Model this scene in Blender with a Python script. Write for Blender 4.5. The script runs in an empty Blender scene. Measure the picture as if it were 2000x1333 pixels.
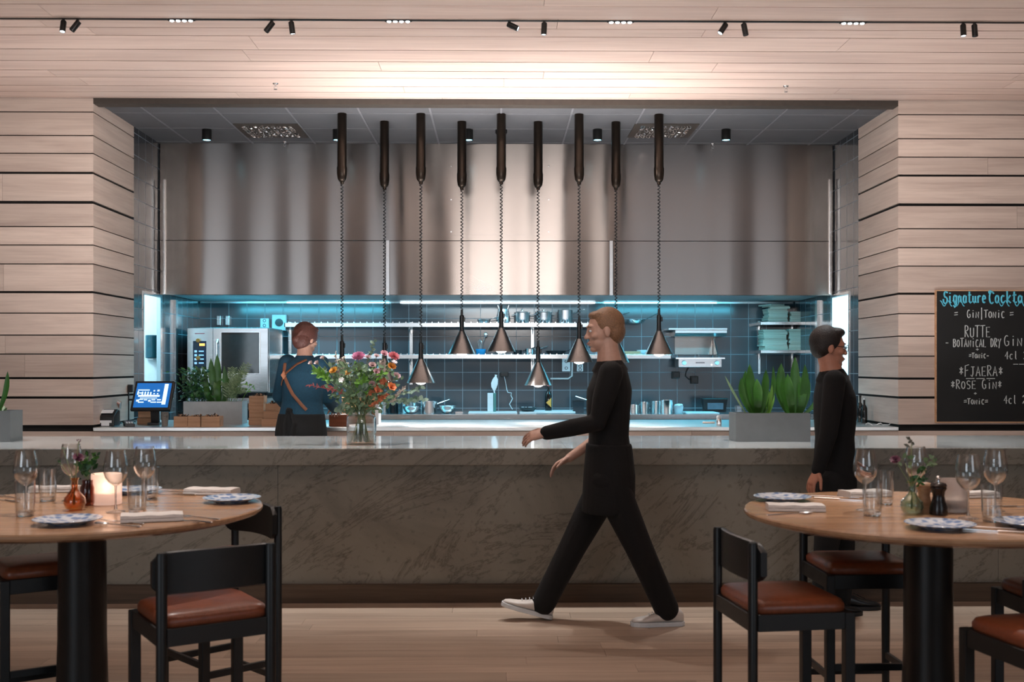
import bpy, math, random
from mathutils import Vector, Matrix
V = Vector
PI = math.pi
random.seed(7)
SC = bpy.context.scene
COL = SC.collection

# ------------------------------------------------------------------ camera
CAM_H, FPX, HOR, YAW = 1.45, 2150.0, 715.0, math.atan(.013)
cam_d = bpy.data.cameras.new('camera')
cam = bpy.data.objects.new('camera', cam_d)
COL.objects.link(cam)
cam.location = (0, 0, CAM_H)
cam.rotation_euler = (PI / 2, 0, -YAW)
cam_d.sensor_width = 36
cam_d.lens = FPX / 2000 * 36
cam_d.shift_y = (HOR - 666.5) / 2000
cam_d.clip_start = .05
cam_d.dof.use_dof = True
cam_d.dof.focus_distance = 8.8
cam_d.dof.aperture_fstop = 4.5
SC.camera = cam

# ------------------------------------------------------------------ colour and light
SC.view_settings.view_transform = 'Standard'
SC.view_settings.look = 'None'
SC.view_settings.gamma = 1
SC.view_settings.use_curve_mapping = False
SC.view_settings.exposure = 0.0
SC.cycles.use_denoising = True
SC.cycles.max_bounces = 10
SC.cycles.transparent_max_bounces = 16
SC.cycles.transmission_bounces = 10
SC.cycles.caustics_refractive = False
SC.cycles.sample_clamp_indirect = 6

w = bpy.data.worlds.new('world')
SC.world = w
w.use_nodes = True
w.node_tree.nodes['Background'].inputs[0].default_value = (.62, .70, .80, 1)
w.node_tree.nodes['Background'].inputs[1].default_value = .16


def area(name, loc, target, size, power, col, spread=180, size_y=None):
    l = bpy.data.lights.new(name, 'AREA')
    l.energy = power
    l.color = col
    l.size = size
    if size_y:
        l.shape = 'RECTANGLE'
        l.size_y = size_y
    l.spread = math.radians(spread)
    o = bpy.data.objects.new(name, l)
    COL.objects.link(o)
    o.location = loc
    o.rotation_euler = (V(target) - V(loc)).to_track_quat('-Z', 'Y').to_euler()
    return o


def spot(name, loc, target, power, col, angle=50, blend=.6, r=.03):
    l = bpy.data.lights.new(name, 'SPOT')
    l.energy = power
    l.color = col
    l.spot_size = math.radians(angle)
    l.spot_blend = blend
    l.shadow_soft_size = r
    o = bpy.data.objects.new(name, l)
    COL.objects.link(o)
    o.location = loc
    o.rotation_euler = (V(target) - V(loc)).to_track_quat('-Z', 'Y').to_euler()
    return o


def point(name, loc, power, col, r=.1):
    l = bpy.data.lights.new(name, 'POINT')
    l.energy = power
    l.color = col
    l.shadow_soft_size = r
    o = bpy.data.objects.new(name, l)
    COL.objects.link(o)
    o.location = loc
    return o


WARM = (1, .91, .85)
NEUT = (1, .94, .90)
CYAN = (.10, .68, .95)
# cool daylight from the tall windows behind the camera
area('daylight_window', (-4.5, -3.6, 2.2), (1, 6, .8), 3.0, 85, (.78, .89, 1), 180, 2.4)
area('daylight_window', (4.5, -3.6, 2.2), (-1, 6, .8), 3.0, 50, (.82, .90, 1), 180, 2.4)
# unseen strips added behind the bar counter to brighten the ceiling above the opening
area('added_ceiling_wash', (.05, 7.96, .88), (.05, 8.75, 3.6), 3.0, 34, (1, .96, .94), 56, .08)
area('added_ceiling_wash', (0, 7.93, .88), (0, 7.9, 3.6), 8.0, 66, (1, .94, .94), 125, .08)
area('added_hood_fill', (.1, 2.6, 2.42), (.1, 4.0, 3.63), 1.6, 85, (1, .95, .92), 120, .2)  # added lamp out of view, brightens the ceiling mirrored in the hood
# ceiling spots of the dining room
spot('table_spot', (-1.7, 5.2, 3.5), (-1.6, 4.3, .9), 230, WARM, 40, .8)
spot('table_spot', (2.2, 5.2, 3.5), (1.75, 4.2, .9), 230, WARM, 40, .8)
spot('wall_spot', (-2.2, 6.9, 3.5), (-4.2, 9.3, 2.0), 105, NEUT, 75, .9)
spot('wall_spot', (2.2, 6.9, 3.5), (4.2, 9.3, 2.0), 75, NEUT, 75, .9)
spot('floor_spot', (0, 6.9, 3.5), (0, 5.6, 0), 80, WARM, 90, .9)
for _x in (-2.1, -.66, .74, 2.2, -3.9, 3.9):
    spot('track_light', (_x, 6.94, 3.6), (_x, 7.35, .95), 200, (.95, .98, 1), 64, .8, .05)
spot('reveal_spot', (1.6, 7.6, 3.4), (-3.3, 9.5, 2.3), 200, WARM, 40, .9)
spot('reveal_spot', (-1.6, 7.6, 3.4), (3.3, 9.5, 2.3), 200, WARM, 40, .9)
# kitchen: cool lamps under the hood
area('hood_lamp_left', (-2.2, 11.25, 2.12), (-2.2, 11.6, 0), 1.7, 44, CYAN, 180, .12)
area('hood_lamp_mid', (.1, 11.25, 2.12), (.1, 11.4, 0), 2.0, 26, (.40, .80, 1), 180, .12)
area('hood_lamp_right', (2.0, 11.25, 2.12), (2.0, 11.6, 0), 1.6, 34, CYAN, 180, .12)
area('kitchen_ambient', (0, 10.5, 1.2), (0, 10.9, 3.6), 4.5, 6, (.7, .85, 1), 180, .3)
point('side_room_lamp', (-4.1, 10.55, 2.35), 60, (.55, .88, 1), .15)
point('side_room_lamp', (4.1, 10.55, 2.35), 140, (.55, .88, 1), .15)


def raydir(px, py):
    u = (px - 1000) / FPX
    c, s = math.cos(YAW), math.sin(YAW)
    return (c * u + s, c - s * u, (HOR - py) / FPX)


def at(px, py, Y):
    """where a point seen at (px,py) stands when its distance along the room is Y metres"""
    d = raydir(px, py)
    t = Y / d[1]
    return V((t * d[0], Y, CAM_H + t * d[2]))


def onz(px, py, z):
    """the same on a level surface of height z"""
    d = raydir(px, py)
    t = (z - CAM_H) / d[2]
    return V((t * d[0], t * d[1], z))


# ------------------------------------------------------------------ mesh helpers
class MB:
    def __init__(s, o=(0, 0, 0)):
        s.v, s.f, s.mi, s.cur, s.o = [], [], [], 0, V(o)

    def add(s, vs, fs):
        b = len(s.v)
        s.v += [V(x) - s.o for x in vs]
        s.f += [tuple(i + b for i in f) for f in fs]
        s.mi += [s.cur] * len(fs)

    def box(s, x0, y0, z0, x1, y1, z1):
        x0, x1 = min(x0, x1), max(x0, x1)
        y0, y1 = min(y0, y1), max(y0, y1)
        z0, z1 = min(z0, z1), max(z0, z1)
        s.add([(x0, y0, z0), (x1, y0, z0), (x1, y1, z0), (x0, y1, z0), (x0, y0, z1), (x1, y0, z1), (x1, y1, z1), (x0, y1, z1)],
              [(0, 3, 2, 1), (4, 5, 6, 7), (0, 1, 5, 4), (1, 2, 6, 5), (2, 3, 7, 6), (3, 0, 4, 7)])

    def obox(s, c, size, M=None):
        """box of a size about c, turned by the 3x3 matrix M"""
        M = M or Matrix.Identity(3)
        c = V(c)
        hx, hy, hz = size[0] / 2, size[1] / 2, size[2] / 2
        P = [(-hx, -hy, -hz), (hx, -hy, -hz), (hx, hy, -hz), (-hx, hy, -hz), (-hx, -hy, hz), (hx, -hy, hz), (hx, hy, hz), (-hx, hy, hz)]
        s.add([c + M @ V(p) for p in P], [(0, 3, 2, 1), (4, 5, 6, 7), (0, 1, 5, 4), (1, 2, 6, 5), (2, 3, 7, 6), (3, 0, 4, 7)])

    def bar(s, a, b, w, h):
        a, b = V(a), V(b)
        d = (b - a)
        L = d.length
        d.normalize()
        up = V((0, 0, 1)) if abs(d.z) < .95 else V((0, 1, 0))
        x = d.cross(up).normalized()
        z = x.cross(d)
        M = Matrix((x, d, z)).transposed()
        s.obox((a + b) / 2, (w, L, h), M)

    def prism(s, pts, a, b):
        """closed outline pts extruded between the offsets a and b (vectors)"""
        n = len(pts)
        a, b = V(a), V(b)
        s.add([V(p) + a for p in pts] + [V(p) + b for p in pts],
              [tuple(range(n - 1, -1, -1)), tuple(range(n, 2 * n))] + [(i, (i + 1) % n, n + (i + 1) % n, n + i) for i in range(n)])

    def rings(s, rings, cap=True, close=False):
        n = len(rings[0])
        vs = [p for r in rings for p in r]
        fs = []
        m = len(rings)
        for i in range(m if close else m - 1):
            j = (i + 1) % m
            for k in range(n):
                l = (k + 1) % n
                fs.append((i * n + k, i * n + l, j * n + l, j * n + k))
        if cap and not close:
            fs.append(tuple(range(n - 1, -1, -1)))
            fs.append(tuple((m - 1) * n + k for k in range(n)))
        s.add(vs, fs)

    def tube(s, pts, r, n=8, cap=True, side=None, flat=1.0, dome=0):
        """tube along pts; r one radius or a list; flat squeezes across side; dome rounds the ends"""
        pts = [V(p) for p in pts]
        R = list(r) if isinstance(r, (list, tuple)) else [r] * len(pts)
        if dome:
            d0 = (pts[0] - pts[1]).normalized()
            d1 = (pts[-1] - pts[-2]).normalized()
            a, ra, b, rb = pts[0], R[0], pts[-1], R[-1]
            pre = [(a + d0 * ra * math.sin(t), ra * math.cos(t)) for t in (1.45, 1.1, .7, .35)]
            post = [(b + d1 * rb * math.sin(t), rb * math.cos(t)) for t in (.35, .7, 1.1, 1.45)]
            pts = [p for p, _ in pre] + pts + [p for p, _ in post]
            R = [q for _, q in pre] + R + [q for _, q in post]
        rs = []
        prev = V(side).normalized() if side is not None else None
        for i, p in enumerate(pts):
            t = (pts[min(i + 1, len(pts) - 1)] - pts[max(i - 1, 0)])
            if t.length < 1e-9:
                t = V((0, 0, 1))
            t.normalize()
            if prev is None:
                prev = t.orthogonal().normalized()
            x = prev - t * prev.dot(t)
            x = x.normalized() if x.length > 1e-6 else t.orthogonal().normalized()
            prev = x
            y = t.cross(x)
            rs.append([p + x * (R[i] * math.cos(2 * PI * k / n)) + y * (R[i] * flat * math.sin(2 * PI * k / n)) for k in range(n)])
        s.rings(rs, cap)

    def lathe(s, prof, n=24, c=(0, 0, 0), M=None, closed=False):
        """profile of (r,z) turned about z at c; r=0 makes a pole"""
        c = V(c)
        M = M or Matrix.Identity(3)
        vs, idx = [], []
        for r, z in prof:
            if r < 1e-6:
                idx.append([len(vs)])
                vs.append(c + M @ V((0, 0, z)))
            else:
                idx.append(list(range(len(vs), len(vs) + n)))
                vs += [c + M @ V((r * math.cos(2 * PI * k / n), r * math.sin(2 * PI * k / n), z)) for k in range(n)]
        fs = []
        m = len(prof)
        for i in range(m if closed else m - 1):
            a, b = idx[i], idx[(i + 1) % m]
            for k in range(n):
                l = (k + 1) % n
                if len(a) == 1 and len(b) == 1:
                    continue
                if len(a) == 1:
                    fs.append((a[0], b[l], b[k]))
                elif len(b) == 1:
                    fs.append((a[k], a[l], b[0]))
                else:
                    fs.append((a[k], a[l], b[l], b[k]))
        s.add(vs, fs)

    def ell(s, c, r, M=None, n=16, m=10):
        c = V(c)
        M = M or Matrix.Identity(3)
        vs = [c + M @ V((0, 0, -r[2]))]
        for i in range(1, m):
            t = -PI / 2 + PI * i / m
            for k in range(n):
                a = 2 * PI * k / n
                vs.append(c + M @ V((r[0] * math.cos(t) * math.cos(a), r[1] * math.cos(t) * math.sin(a), r[2] * math.sin(t))))
        vs.append(c + M @ V((0, 0, r[2])))
        fs = [(0, 1 + (k + 1) % n, 1 + k) for k in range(n)]
        for i in range(m - 2):
            for k in range(n):
                l = (k + 1) % n
                fs.append((1 + i * n + k, 1 + i * n + l, 1 + (i + 1) * n + l, 1 + (i + 1) * n + k))
        e = len(vs) - 1
        b = 1 + (m - 2) * n
        fs += [(b + k, b + (k + 1) % n, e) for k in range(n)]
        s.add(vs, fs)

    def blade(s, pts, widths, nrm, fold=.25):
        """a leaf: midrib pts, half widths, upward normal; folded along the rib"""
        pts = [V(p) for p in pts]
        vs = []
        for i, p in enumerate(pts):
            t = (pts[min(i + 1, len(pts) - 1)] - pts[max(i - 1, 0)]).normalized()
            sd = t.cross(V(nrm))
            sd = sd.normalized() if sd.length > 1e-6 else t.orthogonal()
            u = sd.cross(t)
            wd = widths[i]
            vs += [p + sd * wd + u * wd * fold, p, p - sd * wd + u * wd * fold]
        fs = []
        for i in range(len(pts) - 1):
            a, b = 3 * i, 3 * i + 3
            fs += [(a, a + 1, b + 1, b), (a + 1, a + 2, b + 2, b + 1)]
        s.add(vs, fs)

    def build(s, name, mats, parent=None, smooth=False, bevel=0, seg=2, angle=35, subsurf=0):
        me = bpy.data.meshes.new(name)
        me.from_pydata([tuple(v) for v in s.v], [], s.f)
        if not isinstance(mats, (list, tuple)):
            mats = [mats]
        for m in mats:
            me.materials.append(m)
        if len(mats) > 1:
            me.polygons.foreach_set('material_index', s.mi)
        if smooth:
            me.polygons.foreach_set('use_smooth', [True] * len(me.polygons))
            if angle:
                me.set_sharp_from_angle(angle=math.radians(angle))
        me.update()
        o = bpy.data.objects.new(name, me)
        COL.objects.link(o)
        if parent:
            o.parent = parent
        if bevel:
            b = o.modifiers.new('bevel', 'BEVEL')
            b.width = bevel
            b.segments = seg
            b.limit_method = 'ANGLE'
        if subsurf:
            b = o.modifiers.new('subsurf', 'SUBSURF')
            b.levels = b.render_levels = subsurf
        return o


def tag(o, label=None, cat=None, group=None, kind=None):
    if label:
        o['label'] = label
    if cat:
        o['category'] = cat
    if group:
        o['group'] = group
    if kind:
        o['kind'] = kind
    return o


def thing(name, label, cat, loc=(0, 0, 0), rz=0, group=None):
    o = bpy.data.objects.new(name, None)
    o.empty_display_size = .1
    COL.objects.link(o)
    o.location = loc
    o.rotation_euler = (0, 0, rz)
    return tag(o, label, cat, group)


def dup(root, label, loc, rz=0, scale=1, group=None):
    r = root.copy()
    COL.objects.link(r)
    r.location = loc
    r.rotation_euler = (0, 0, rz)
    r.scale = (scale,) * 3 if not isinstance(scale, (tuple, list)) else scale
    r['label'] = label
    if group:
        r['group'] = group
    for ch in root.children:
        c = ch.copy()
        COL.objects.link(c)
        c.parent = r
        for g in ch.children:
            d = g.copy()
            COL.objects.link(d)
            d.parent = c
    return r


def struct(o):
    o['kind'] = 'structure'
    return o


# ------------------------------------------------------------------ materials
def srgb(r, g, b):
    f = lambda c: c / 12.92 if c <= .04045 else ((c + .055) / 1.055) ** 2.4
    return (f(r / 255), f(g / 255), f(b / 255), 1)


class NT:
    def __init__(s, name):
        s.m = bpy.data.materials.new(name)
        s.m.use_nodes = True
        s.t = s.m.node_tree
        s.b = s.t.nodes['Principled BSDF']

    def n(s, typ, **kw):
        nd = s.t.nodes.new(typ)
        for k, v in kw.items():
            if k.startswith('i_'):
                key = k[2:]
                key = int(key) if key.isdigit() else key.replace('_', ' ')
                nd.inputs[key].default_value = v
            else:
                setattr(nd, k, v)
        return nd

    def l(s, a, b):
        s.t.links.new(a, b)

    def ramp(s, fac, stops):
        r = s.n('ShaderNodeValToRGB')
        e = r.color_ramp.elements
        while len(e) < len(stops):
            e.new(.5)
        for el, (p, c) in zip(e, stops):
            el.position = p
            el.color = c
        s.l(fac, r.inputs[0])
        return r.outputs[0]

    def coords(s, scale=(1, 1, 1), island=False, out='Object'):
        tc = s.n('ShaderNodeTexCoord')
        vec = tc.outputs[out]
        if island:
            g = s.n('ShaderNodeNewGeometry')
            m = s.n('ShaderNodeVectorMath', operation='SCALE')
            m.inputs[0].default_value = (37.3, 51.7, 23.9)
            s.l(g.outputs['Random Per Island'], m.inputs['Scale'])
            a = s.n('ShaderNodeVectorMath', operation='ADD')
            s.l(vec, a.inputs[0])
            s.l(m.outputs[0], a.inputs[1])
            vec = a.outputs[0]
        mp = s.n('ShaderNodeMapping')
        mp.inputs['Scale'].default_value = scale
        s.l(vec, mp.inputs[0])
        return mp.outputs[0]


def plain(name, col, rough=.5, metal=0, var=.12, scale=18, bump=0, coat=0, spec=.5, sheen=0):
    """one colour with a fine noise variation"""
    t = NT(name)
    v = t.coords((scale,) * 3)
    nz = t.n('ShaderNodeTexNoise', i_Scale=1.0, i_Detail=4.0)
    t.l(v, nz.inputs['Vector'])
    c0 = tuple(c * (1 - var) for c in col[:3]) + (1,)
    c1 = tuple(min(1, c * (1 + var)) for c in col[:3]) + (1,)
    t.l(t.ramp(nz.outputs[0], [(.3, c0), (.7, c1)]), t.b.inputs['Base Color'])
    t.b.inputs['Roughness'].default_value = rough
    t.b.inputs['Metallic'].default_value = metal
    t.b.inputs['Specular IOR Level'].default_value = spec
    t.b.inputs['Coat Weight'].default_value = coat
    t.b.inputs['Sheen Weight'].default_value = sheen
    if bump:
        bp = t.n('ShaderNodeBump', i_Strength=bump, i_Distance=.01)
        t.l(nz.outputs[0], bp.inputs['Height'])
        t.l(bp.outputs[0], t.b.inputs['Normal'])
    return t.m


def wood(name, dark, light, axis=0, rough=.5, island=True, grain=1.0, tone=.12, spec=.35):
    t = NT(name)
    sc = [9 * grain, 9 * grain, 9 * grain]
    sc[axis] = .7 * grain
    v = t.coords(tuple(sc), island)
    n1 = t.n('ShaderNodeTexNoise', i_Scale=1.4, i_Detail=5.0, i_Roughness=.6, i_Distortion=.6)
    t.l(v, n1.inputs['Vector'])
    sc2 = [70 * grain] * 3
    sc2[axis] = 2.2 * grain
    v2 = t.coords(tuple(sc2), island)
    n2 = t.n('ShaderNodeTexNoise', i_Scale=1.0, i_Detail=3.0)
    t.l(v2, n2.inputs['Vector'])
    mx = t.n('ShaderNodeMath', operation='MULTIPLY_ADD')
    mx.inputs[1].default_value = .35
    t.l(n2.outputs[0], mx.inputs[0])
    ml = t.n('ShaderNodeMath', operation='MULTIPLY')
    ml.inputs[1].default_value = .75
    t.l(n1.outputs[0], ml.inputs[0])
    t.l(ml.outputs[0], mx.inputs[2])
    c = t.ramp(mx.outputs[0], [(.36, dark), (.66, light)])
    if island and tone:
        g = t.n('ShaderNodeNewGeometry')
        mr = t.n('ShaderNodeMapRange', i_3=1 - tone, i_4=1 + tone)
        t.l(g.outputs['Random Per Island'], mr.inputs[0])
        m = t.n('ShaderNodeVectorMath', operation='SCALE')
        t.l(c, m.inputs[0])
        t.l(mr.outputs[0], m.inputs['Scale'])
        c = m.outputs[0]
    t.l(c, t.b.inputs['Base Color'])
    t.b.inputs['Roughness'].default_value = rough
    t.b.inputs['Specular IOR Level'].default_value = spec
    bp = t.n('ShaderNodeBump', i_Strength=.08, i_Distance=.005)
    t.l(n2.outputs[0], bp.inputs['Height'])
    t.l(bp.outputs[0], t.b.inputs['Normal'])
    return t.m


def glass(name, col=(1, 1, 1, 1), rough=0, ior=1.45):
    t = NT(name)
    t.b.inputs['Base Color'].default_value = col
    t.b.inputs['Transmission Weight'].default_value = 1
    t.b.inputs['Roughness'].default_value = rough
    t.b.inputs['IOR'].default_value = ior
    return t.m


def thin_glass(name, col=(.97, .98, .98, 1), ior=1.5):
    """thin clear wall: passes light straight on and mirrors by Fresnel"""
    t = NT(name)
    tr = t.n('ShaderNodeBsdfTransparent')
    tr.inputs[0].default_value = col
    gl = t.n('ShaderNodeBsdfGlossy')
    gl.inputs['Roughness'].default_value = .02
    lw = t.n('ShaderNodeLayerWeight', i_Blend=.42)
    fr = t.n('ShaderNodeMath', operation='MULTIPLY_ADD')
    pw = t.n('ShaderNodeMath', operation='POWER')
    pw.inputs[1].default_value = 1.7
    t.l(lw.outputs['Facing'], pw.inputs[0])
    fr.inputs[1].default_value = .9
    fr.inputs[2].default_value = .075
    t.l(pw.outputs[0], fr.inputs[0])
    mx = t.n('ShaderNodeMixShader')
    t.l(fr.outputs[0], mx.inputs[0])
    t.l(tr.outputs[0], mx.inputs[1])
    t.l(gl.outputs[0], mx.inputs[2])
    t.l(mx.outputs[0], t.t.nodes['Material Output'].inputs[0])
    return t.m


def emit(name, col, strength, base=None):
    t = NT(name)
    t.b.inputs['Base Color'].default_value = base or col
    t.b.inputs['Emission Color'].default_value = col
    t.b.inputs['Emission Strength'].default_value = strength
    return t.m


def tile(name, plane):
    """20 cm glazed square tiles with pale joints, on the x-z ('x') or y-z ('y') plane"""
    t = NT(name)
    tc = t.n('ShaderNodeTexCoord')
    sp = t.n('ShaderNodeSeparateXYZ')
    t.l(tc.outputs['Object'], sp.inputs[0])
    cb = t.n('ShaderNodeCombineXYZ')
    t.l(sp.outputs[0 if plane == 'x' else 1], cb.inputs[0])
    t.l(sp.outputs[2], cb.inputs[1])
    ad = t.n('ShaderNodeVectorMath', operation='ADD')
    ad.inputs[1].default_value = (20.04, 20.06, 0)
    t.l(cb.outputs[0], ad.inputs[0])
    br = t.n('ShaderNodeTexBrick', offset=0, squash=1)
    for k, v in (('Scale', 1.0), ('Mortar Size', .003), ('Mortar Smooth', .1), ('Bias', 0), ('Brick Width', .1985), ('Row Height', .1985)):
        br.inputs[k].default_value = v
    br.inputs['Color1'].default_value = srgb(56, 59, 64)
    br.inputs['Color2'].default_value = srgb(62, 65, 70)
    br.inputs['Mortar'].default_value = srgb(128, 136, 144)
    t.l(ad.outputs[0], br.inputs['Vector'])
    t.l(br.outputs['Color'], t.b.inputs['Base Color'])
    mr = t.n('ShaderNodeMapRange', i_3=.16, i_4=.7)
    t.l(br.outputs['Fac'], mr.inputs[0])
    t.l(mr.outputs[0], t.b.inputs['Roughness'])
    nz = t.n('ShaderNodeTexNoise', i_Scale=9.0, i_Detail=2.0)
    t.l(ad.outputs[0], nz.inputs['Vector'])
    sb = t.n('ShaderNodeMath', operation='SUBTRACT')
    ms = t.n('ShaderNodeMath', operation='MULTIPLY')
    ms.inputs[1].default_value = .18
    t.l(nz.outputs[0], ms.inputs[0])
    t.l(ms.outputs[0], sb.inputs[0])
    t.l(br.outputs['Fac'], sb.inputs[1])
    bp = t.n('ShaderNodeBump', i_Strength=.25, i_Distance=.004)
    t.l(sb.outputs[0], bp.inputs['Height'])
    t.l(bp.outputs[0], t.b.inputs['Normal'])
    return t.m


def steel(name, col=(.62, .60, .58, 1), rough=.28, aniso=.0, wave=0, axis='x'):
    """brushed stainless steel; wave bends the sheet a little so that reflections break into bands"""
    t = NT(name)
    v = t.coords((1.5, 90, 90) if axis == 'x' else (90, 90, 1.5))
    nz = t.n('ShaderNodeTexNoise', i_Scale=2.0, i_Detail=3.0)
    t.l(v, nz.inputs['Vector'])
    k = .04 if wave else .25
    mr = t.n('ShaderNodeMapRange', i_3=rough * (1 - k), i_4=rough * (1 + k))
    t.l(nz.outputs[0], mr.inputs[0])
    t.l(mr.outputs[0], t.b.inputs['Roughness'])
    t.b.inputs['Base Color'].default_value = col
    t.b.inputs['Metallic'].default_value = 1
    if aniso:
        t.b.inputs['Anisotropic'].default_value = aniso
        tg = t.n('ShaderNodeCombineXYZ', i_2=1.0)
        t.l(tg.outputs[0], t.b.inputs['Tangent'])
    bp = t.n('ShaderNodeBump', i_Strength=0.0 if wave else .03, i_Distance=.002)
    t.l(nz.outputs[0], bp.inputs['Height'])
    if wave:
        v2 = t.coords((.85, .1, .07))
        n2 = t.n('ShaderNodeTexNoise', i_Scale=1.5, i_Detail=1.2, i_Roughness=.4)
        t.l(v2, n2.inputs['Vector'])
        b2 = t.n('ShaderNodeBump', i_Strength=1.0, i_Distance=wave)
        t.l(n2.outputs[0], b2.inputs['Height'])
        t.l(b2.outputs[0], bp.inputs['Normal'])
    t.l(bp.outputs[0], t.b.inputs['Normal'])
    return t.m


def marble(name, base, dark, rough, coat=0):
    t = NT(name)
    v = t.coords((1, 1, 1))
    n0 = t.n('ShaderNodeTexNoise', i_Scale=1.1, i_Detail=8.0, i_Roughness=.65, i_Distortion=.9)
    t.l(v, n0.inputs['Vector'])
    c = t.ramp(n0.outputs[0], [(.3, dark), (.5, base), (.75, tuple(min(1, x * 1.18) for x in base[:3]) + (1,))])
    mp0 = t.n('ShaderNodeMapping')
    mp0.inputs['Rotation'].default_value = (0, .62, 0)
    t.l(v, mp0.inputs[0])
    mpp = t.n('ShaderNodeMapping')
    mpp.inputs['Scale'].default_value = (.5, 1, 1.9)
    t.l(mp0.outputs[0], mpp.inputs[0])
    n2 = t.n('ShaderNodeTexNoise', i_Scale=1.25, i_Detail=9.0, i_Roughness=.68, i_Distortion=1.0)
    t.l(mpp.outputs[0], n2.inputs['Vector'])
    a = t.n('ShaderNodeMath', operation='SUBTRACT')
    a.inputs[1].default_value = .5
    t.l(n2.outputs[0], a.inputs[0])
    ab = t.n('ShaderNodeMath', operation='ABSOLUTE')
    t.l(a.outputs[0], ab.inputs[0])
    vein = t.ramp(ab.outputs[0], [(0, (.52, .49, .46, 1)), (.006, (.84, .82, .8, 1)), (.02, (1, 1, 1, 1))])
    n3 = t.n('ShaderNodeTexNoise', i_Scale=26.0, i_Detail=4.0)
    t.l(v, n3.inputs['Vector'])
    spk = t.ramp(n3.outputs[0], [(.30, (.6, .58, .57, 1)), (.42, (1, 1, 1, 1))])
    m1 = t.n('ShaderNodeMix', data_type='RGBA', blend_type='MULTIPLY')
    m1.inputs[0].default_value = 1
    t.l(c, m1.inputs[6])
    t.l(vein, m1.inputs[7])
    m2 = t.n('ShaderNodeMix', data_type='RGBA', blend_type='MULTIPLY')
    m2.inputs[0].default_value = .6
    t.l(m1.outputs[2], m2.inputs[6])
    t.l(spk, m2.inputs[7])
    t.l(m2.outputs[2], t.b.inputs['Base Color'])
    t.b.inputs['Roughness'].default_value = rough
    t.b.inputs['Coat Weight'].default_value = coat
    t.b.inputs['Coat Roughness'].default_value = .05
    return t.m


WD, WL = srgb(178, 158, 147), srgb(201, 182, 170)
M_WX = wood('ash_boards', WD, WL, 0)
M_WY = wood('ash_boards_deep', WD, WL, 1)
M_CEIL = wood('ash_ceiling', srgb(190, 165, 153), srgb(212, 189, 176), 0, tone=.06, grain=.8)
M_FLOOR = wood('oak_floor', srgb(150, 130, 114), srgb(180, 160, 142), 0, rough=.38, tone=.14, grain=.8)
M_GAP = plain('shadow_gap', srgb(18, 16, 15), .9)
M_TOP = wood('oak_tabletop', srgb(156, 116, 86), srgb(186, 148, 114), 0, rough=.2, island=False, grain=.9, spec=.5)
M_BOX = wood('oak_crate', srgb(160, 118, 86), srgb(196, 156, 122), 0, rough=.5, grain=1.6, tone=.15)
M_WALNUT = wood('walnut_block', srgb(96, 52, 34), srgb(134, 78, 52), 0, rough=.45, grain=1.5)
M_KICK = wood('plinth_wood', srgb(70, 56, 44), srgb(96, 78, 62), 0, rough=.5)
M_TX, M_TY = tile('kitchen_tile', 'x'), tile('kitchen_tile_side', 'y')
M_HOOD = steel('hood_steel', (.29, .258, .24, 1), .22, .93, .06)
M_STEEL = steel('stainless_steel', (.66, .67, .68, 1), .25)
M_STEELP = steel('polished_steel', (.86, .87, .88, 1), .2)
M_PASS = steel('pass_steel', (.74, .74, .74, 1), .32)
M_BLACK = plain('black_metal', srgb(20, 19, 18), .35, .0, .1)
M_PEND = plain('black_anodised_metal', srgb(52, 44, 38), .32, .85, .08)
M_SHADE = steel('shade_steel', (.25, .24, .24, 1), .3)
M_BWOOD = plain('black_stained_wood', srgb(22, 24, 25), .42, 0, .15, 30)
M_LEATHER = plain('cognac_leather', srgb(126, 66, 40), .36, 0, .14, 60, .12)
M_MARB = marble('grey_marble', srgb(136, 131, 119), srgb(116, 112, 101), .45)
M_MTOP = marble('polished_marble', srgb(232, 235, 232), srgb(200, 202, 198), .1, .6)
M_KCEIL = plain('grey_ceiling_tile', srgb(92, 92, 95), .8, 0, .05, 6)
M_TBAR = plain('ceiling_grid', srgb(116, 116, 120), .6)
M_DARK = plain('dark_header', srgb(62, 54, 48), .6)
M_WHITE = plain('white_plaster', srgb(225, 232, 235), .7, 0, .03)
M_PLAST = plain('white_plastic', srgb(215, 220, 224), .4, 0, .04)
M_BPLAST = plain('black_plastic', srgb(18, 19, 22), .35, 0, .1)
M_GREY = plain('grey_planter_dim', srgb(104, 107, 108), .55, 0, .05)  # bar planters: their dim light is put into a darker grey
M_SOIL = plain('potting_soil', srgb(40, 30, 24), .95, 0, .4, 80, .6)
M_GLASS = glass('clear_glass')
M_THIN = thin_glass('thin_clear_glass')
M_AMBER = thin_glass('amber_glass', srgb(246, 206, 156))
M_GREENG = thin_glass('green_glass', srgb(230, 241, 232))
M_WATER = thin_glass('water', (.95, .98, .96, 1))
M_BULB = emit('lamp_bulb', (1, .93, .86, 1), 14)
M_LEDW = emit('led_white', (.80, .94, 1, 1), 6)
M_LEDC = emit('led_cyan', (.30, .80, 1, 1), 5)
M_PORC = plain('porcelain', srgb(205, 210, 216), .2, 0, .03)
M_LINEN = plain('linen', srgb(205, 200, 196), .85, 0, .05, 120, .1)
# ------------------------------------------------------------------ the room
YW, XR, YR = 9.0, 3.29, 10.0          # cladding plane, half width of the opening, end of the wooden reveal
CZ = 3.63                             # ceiling height
YH, YB = 10.73, 12.2                  # hood front, kitchen back wall

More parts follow.
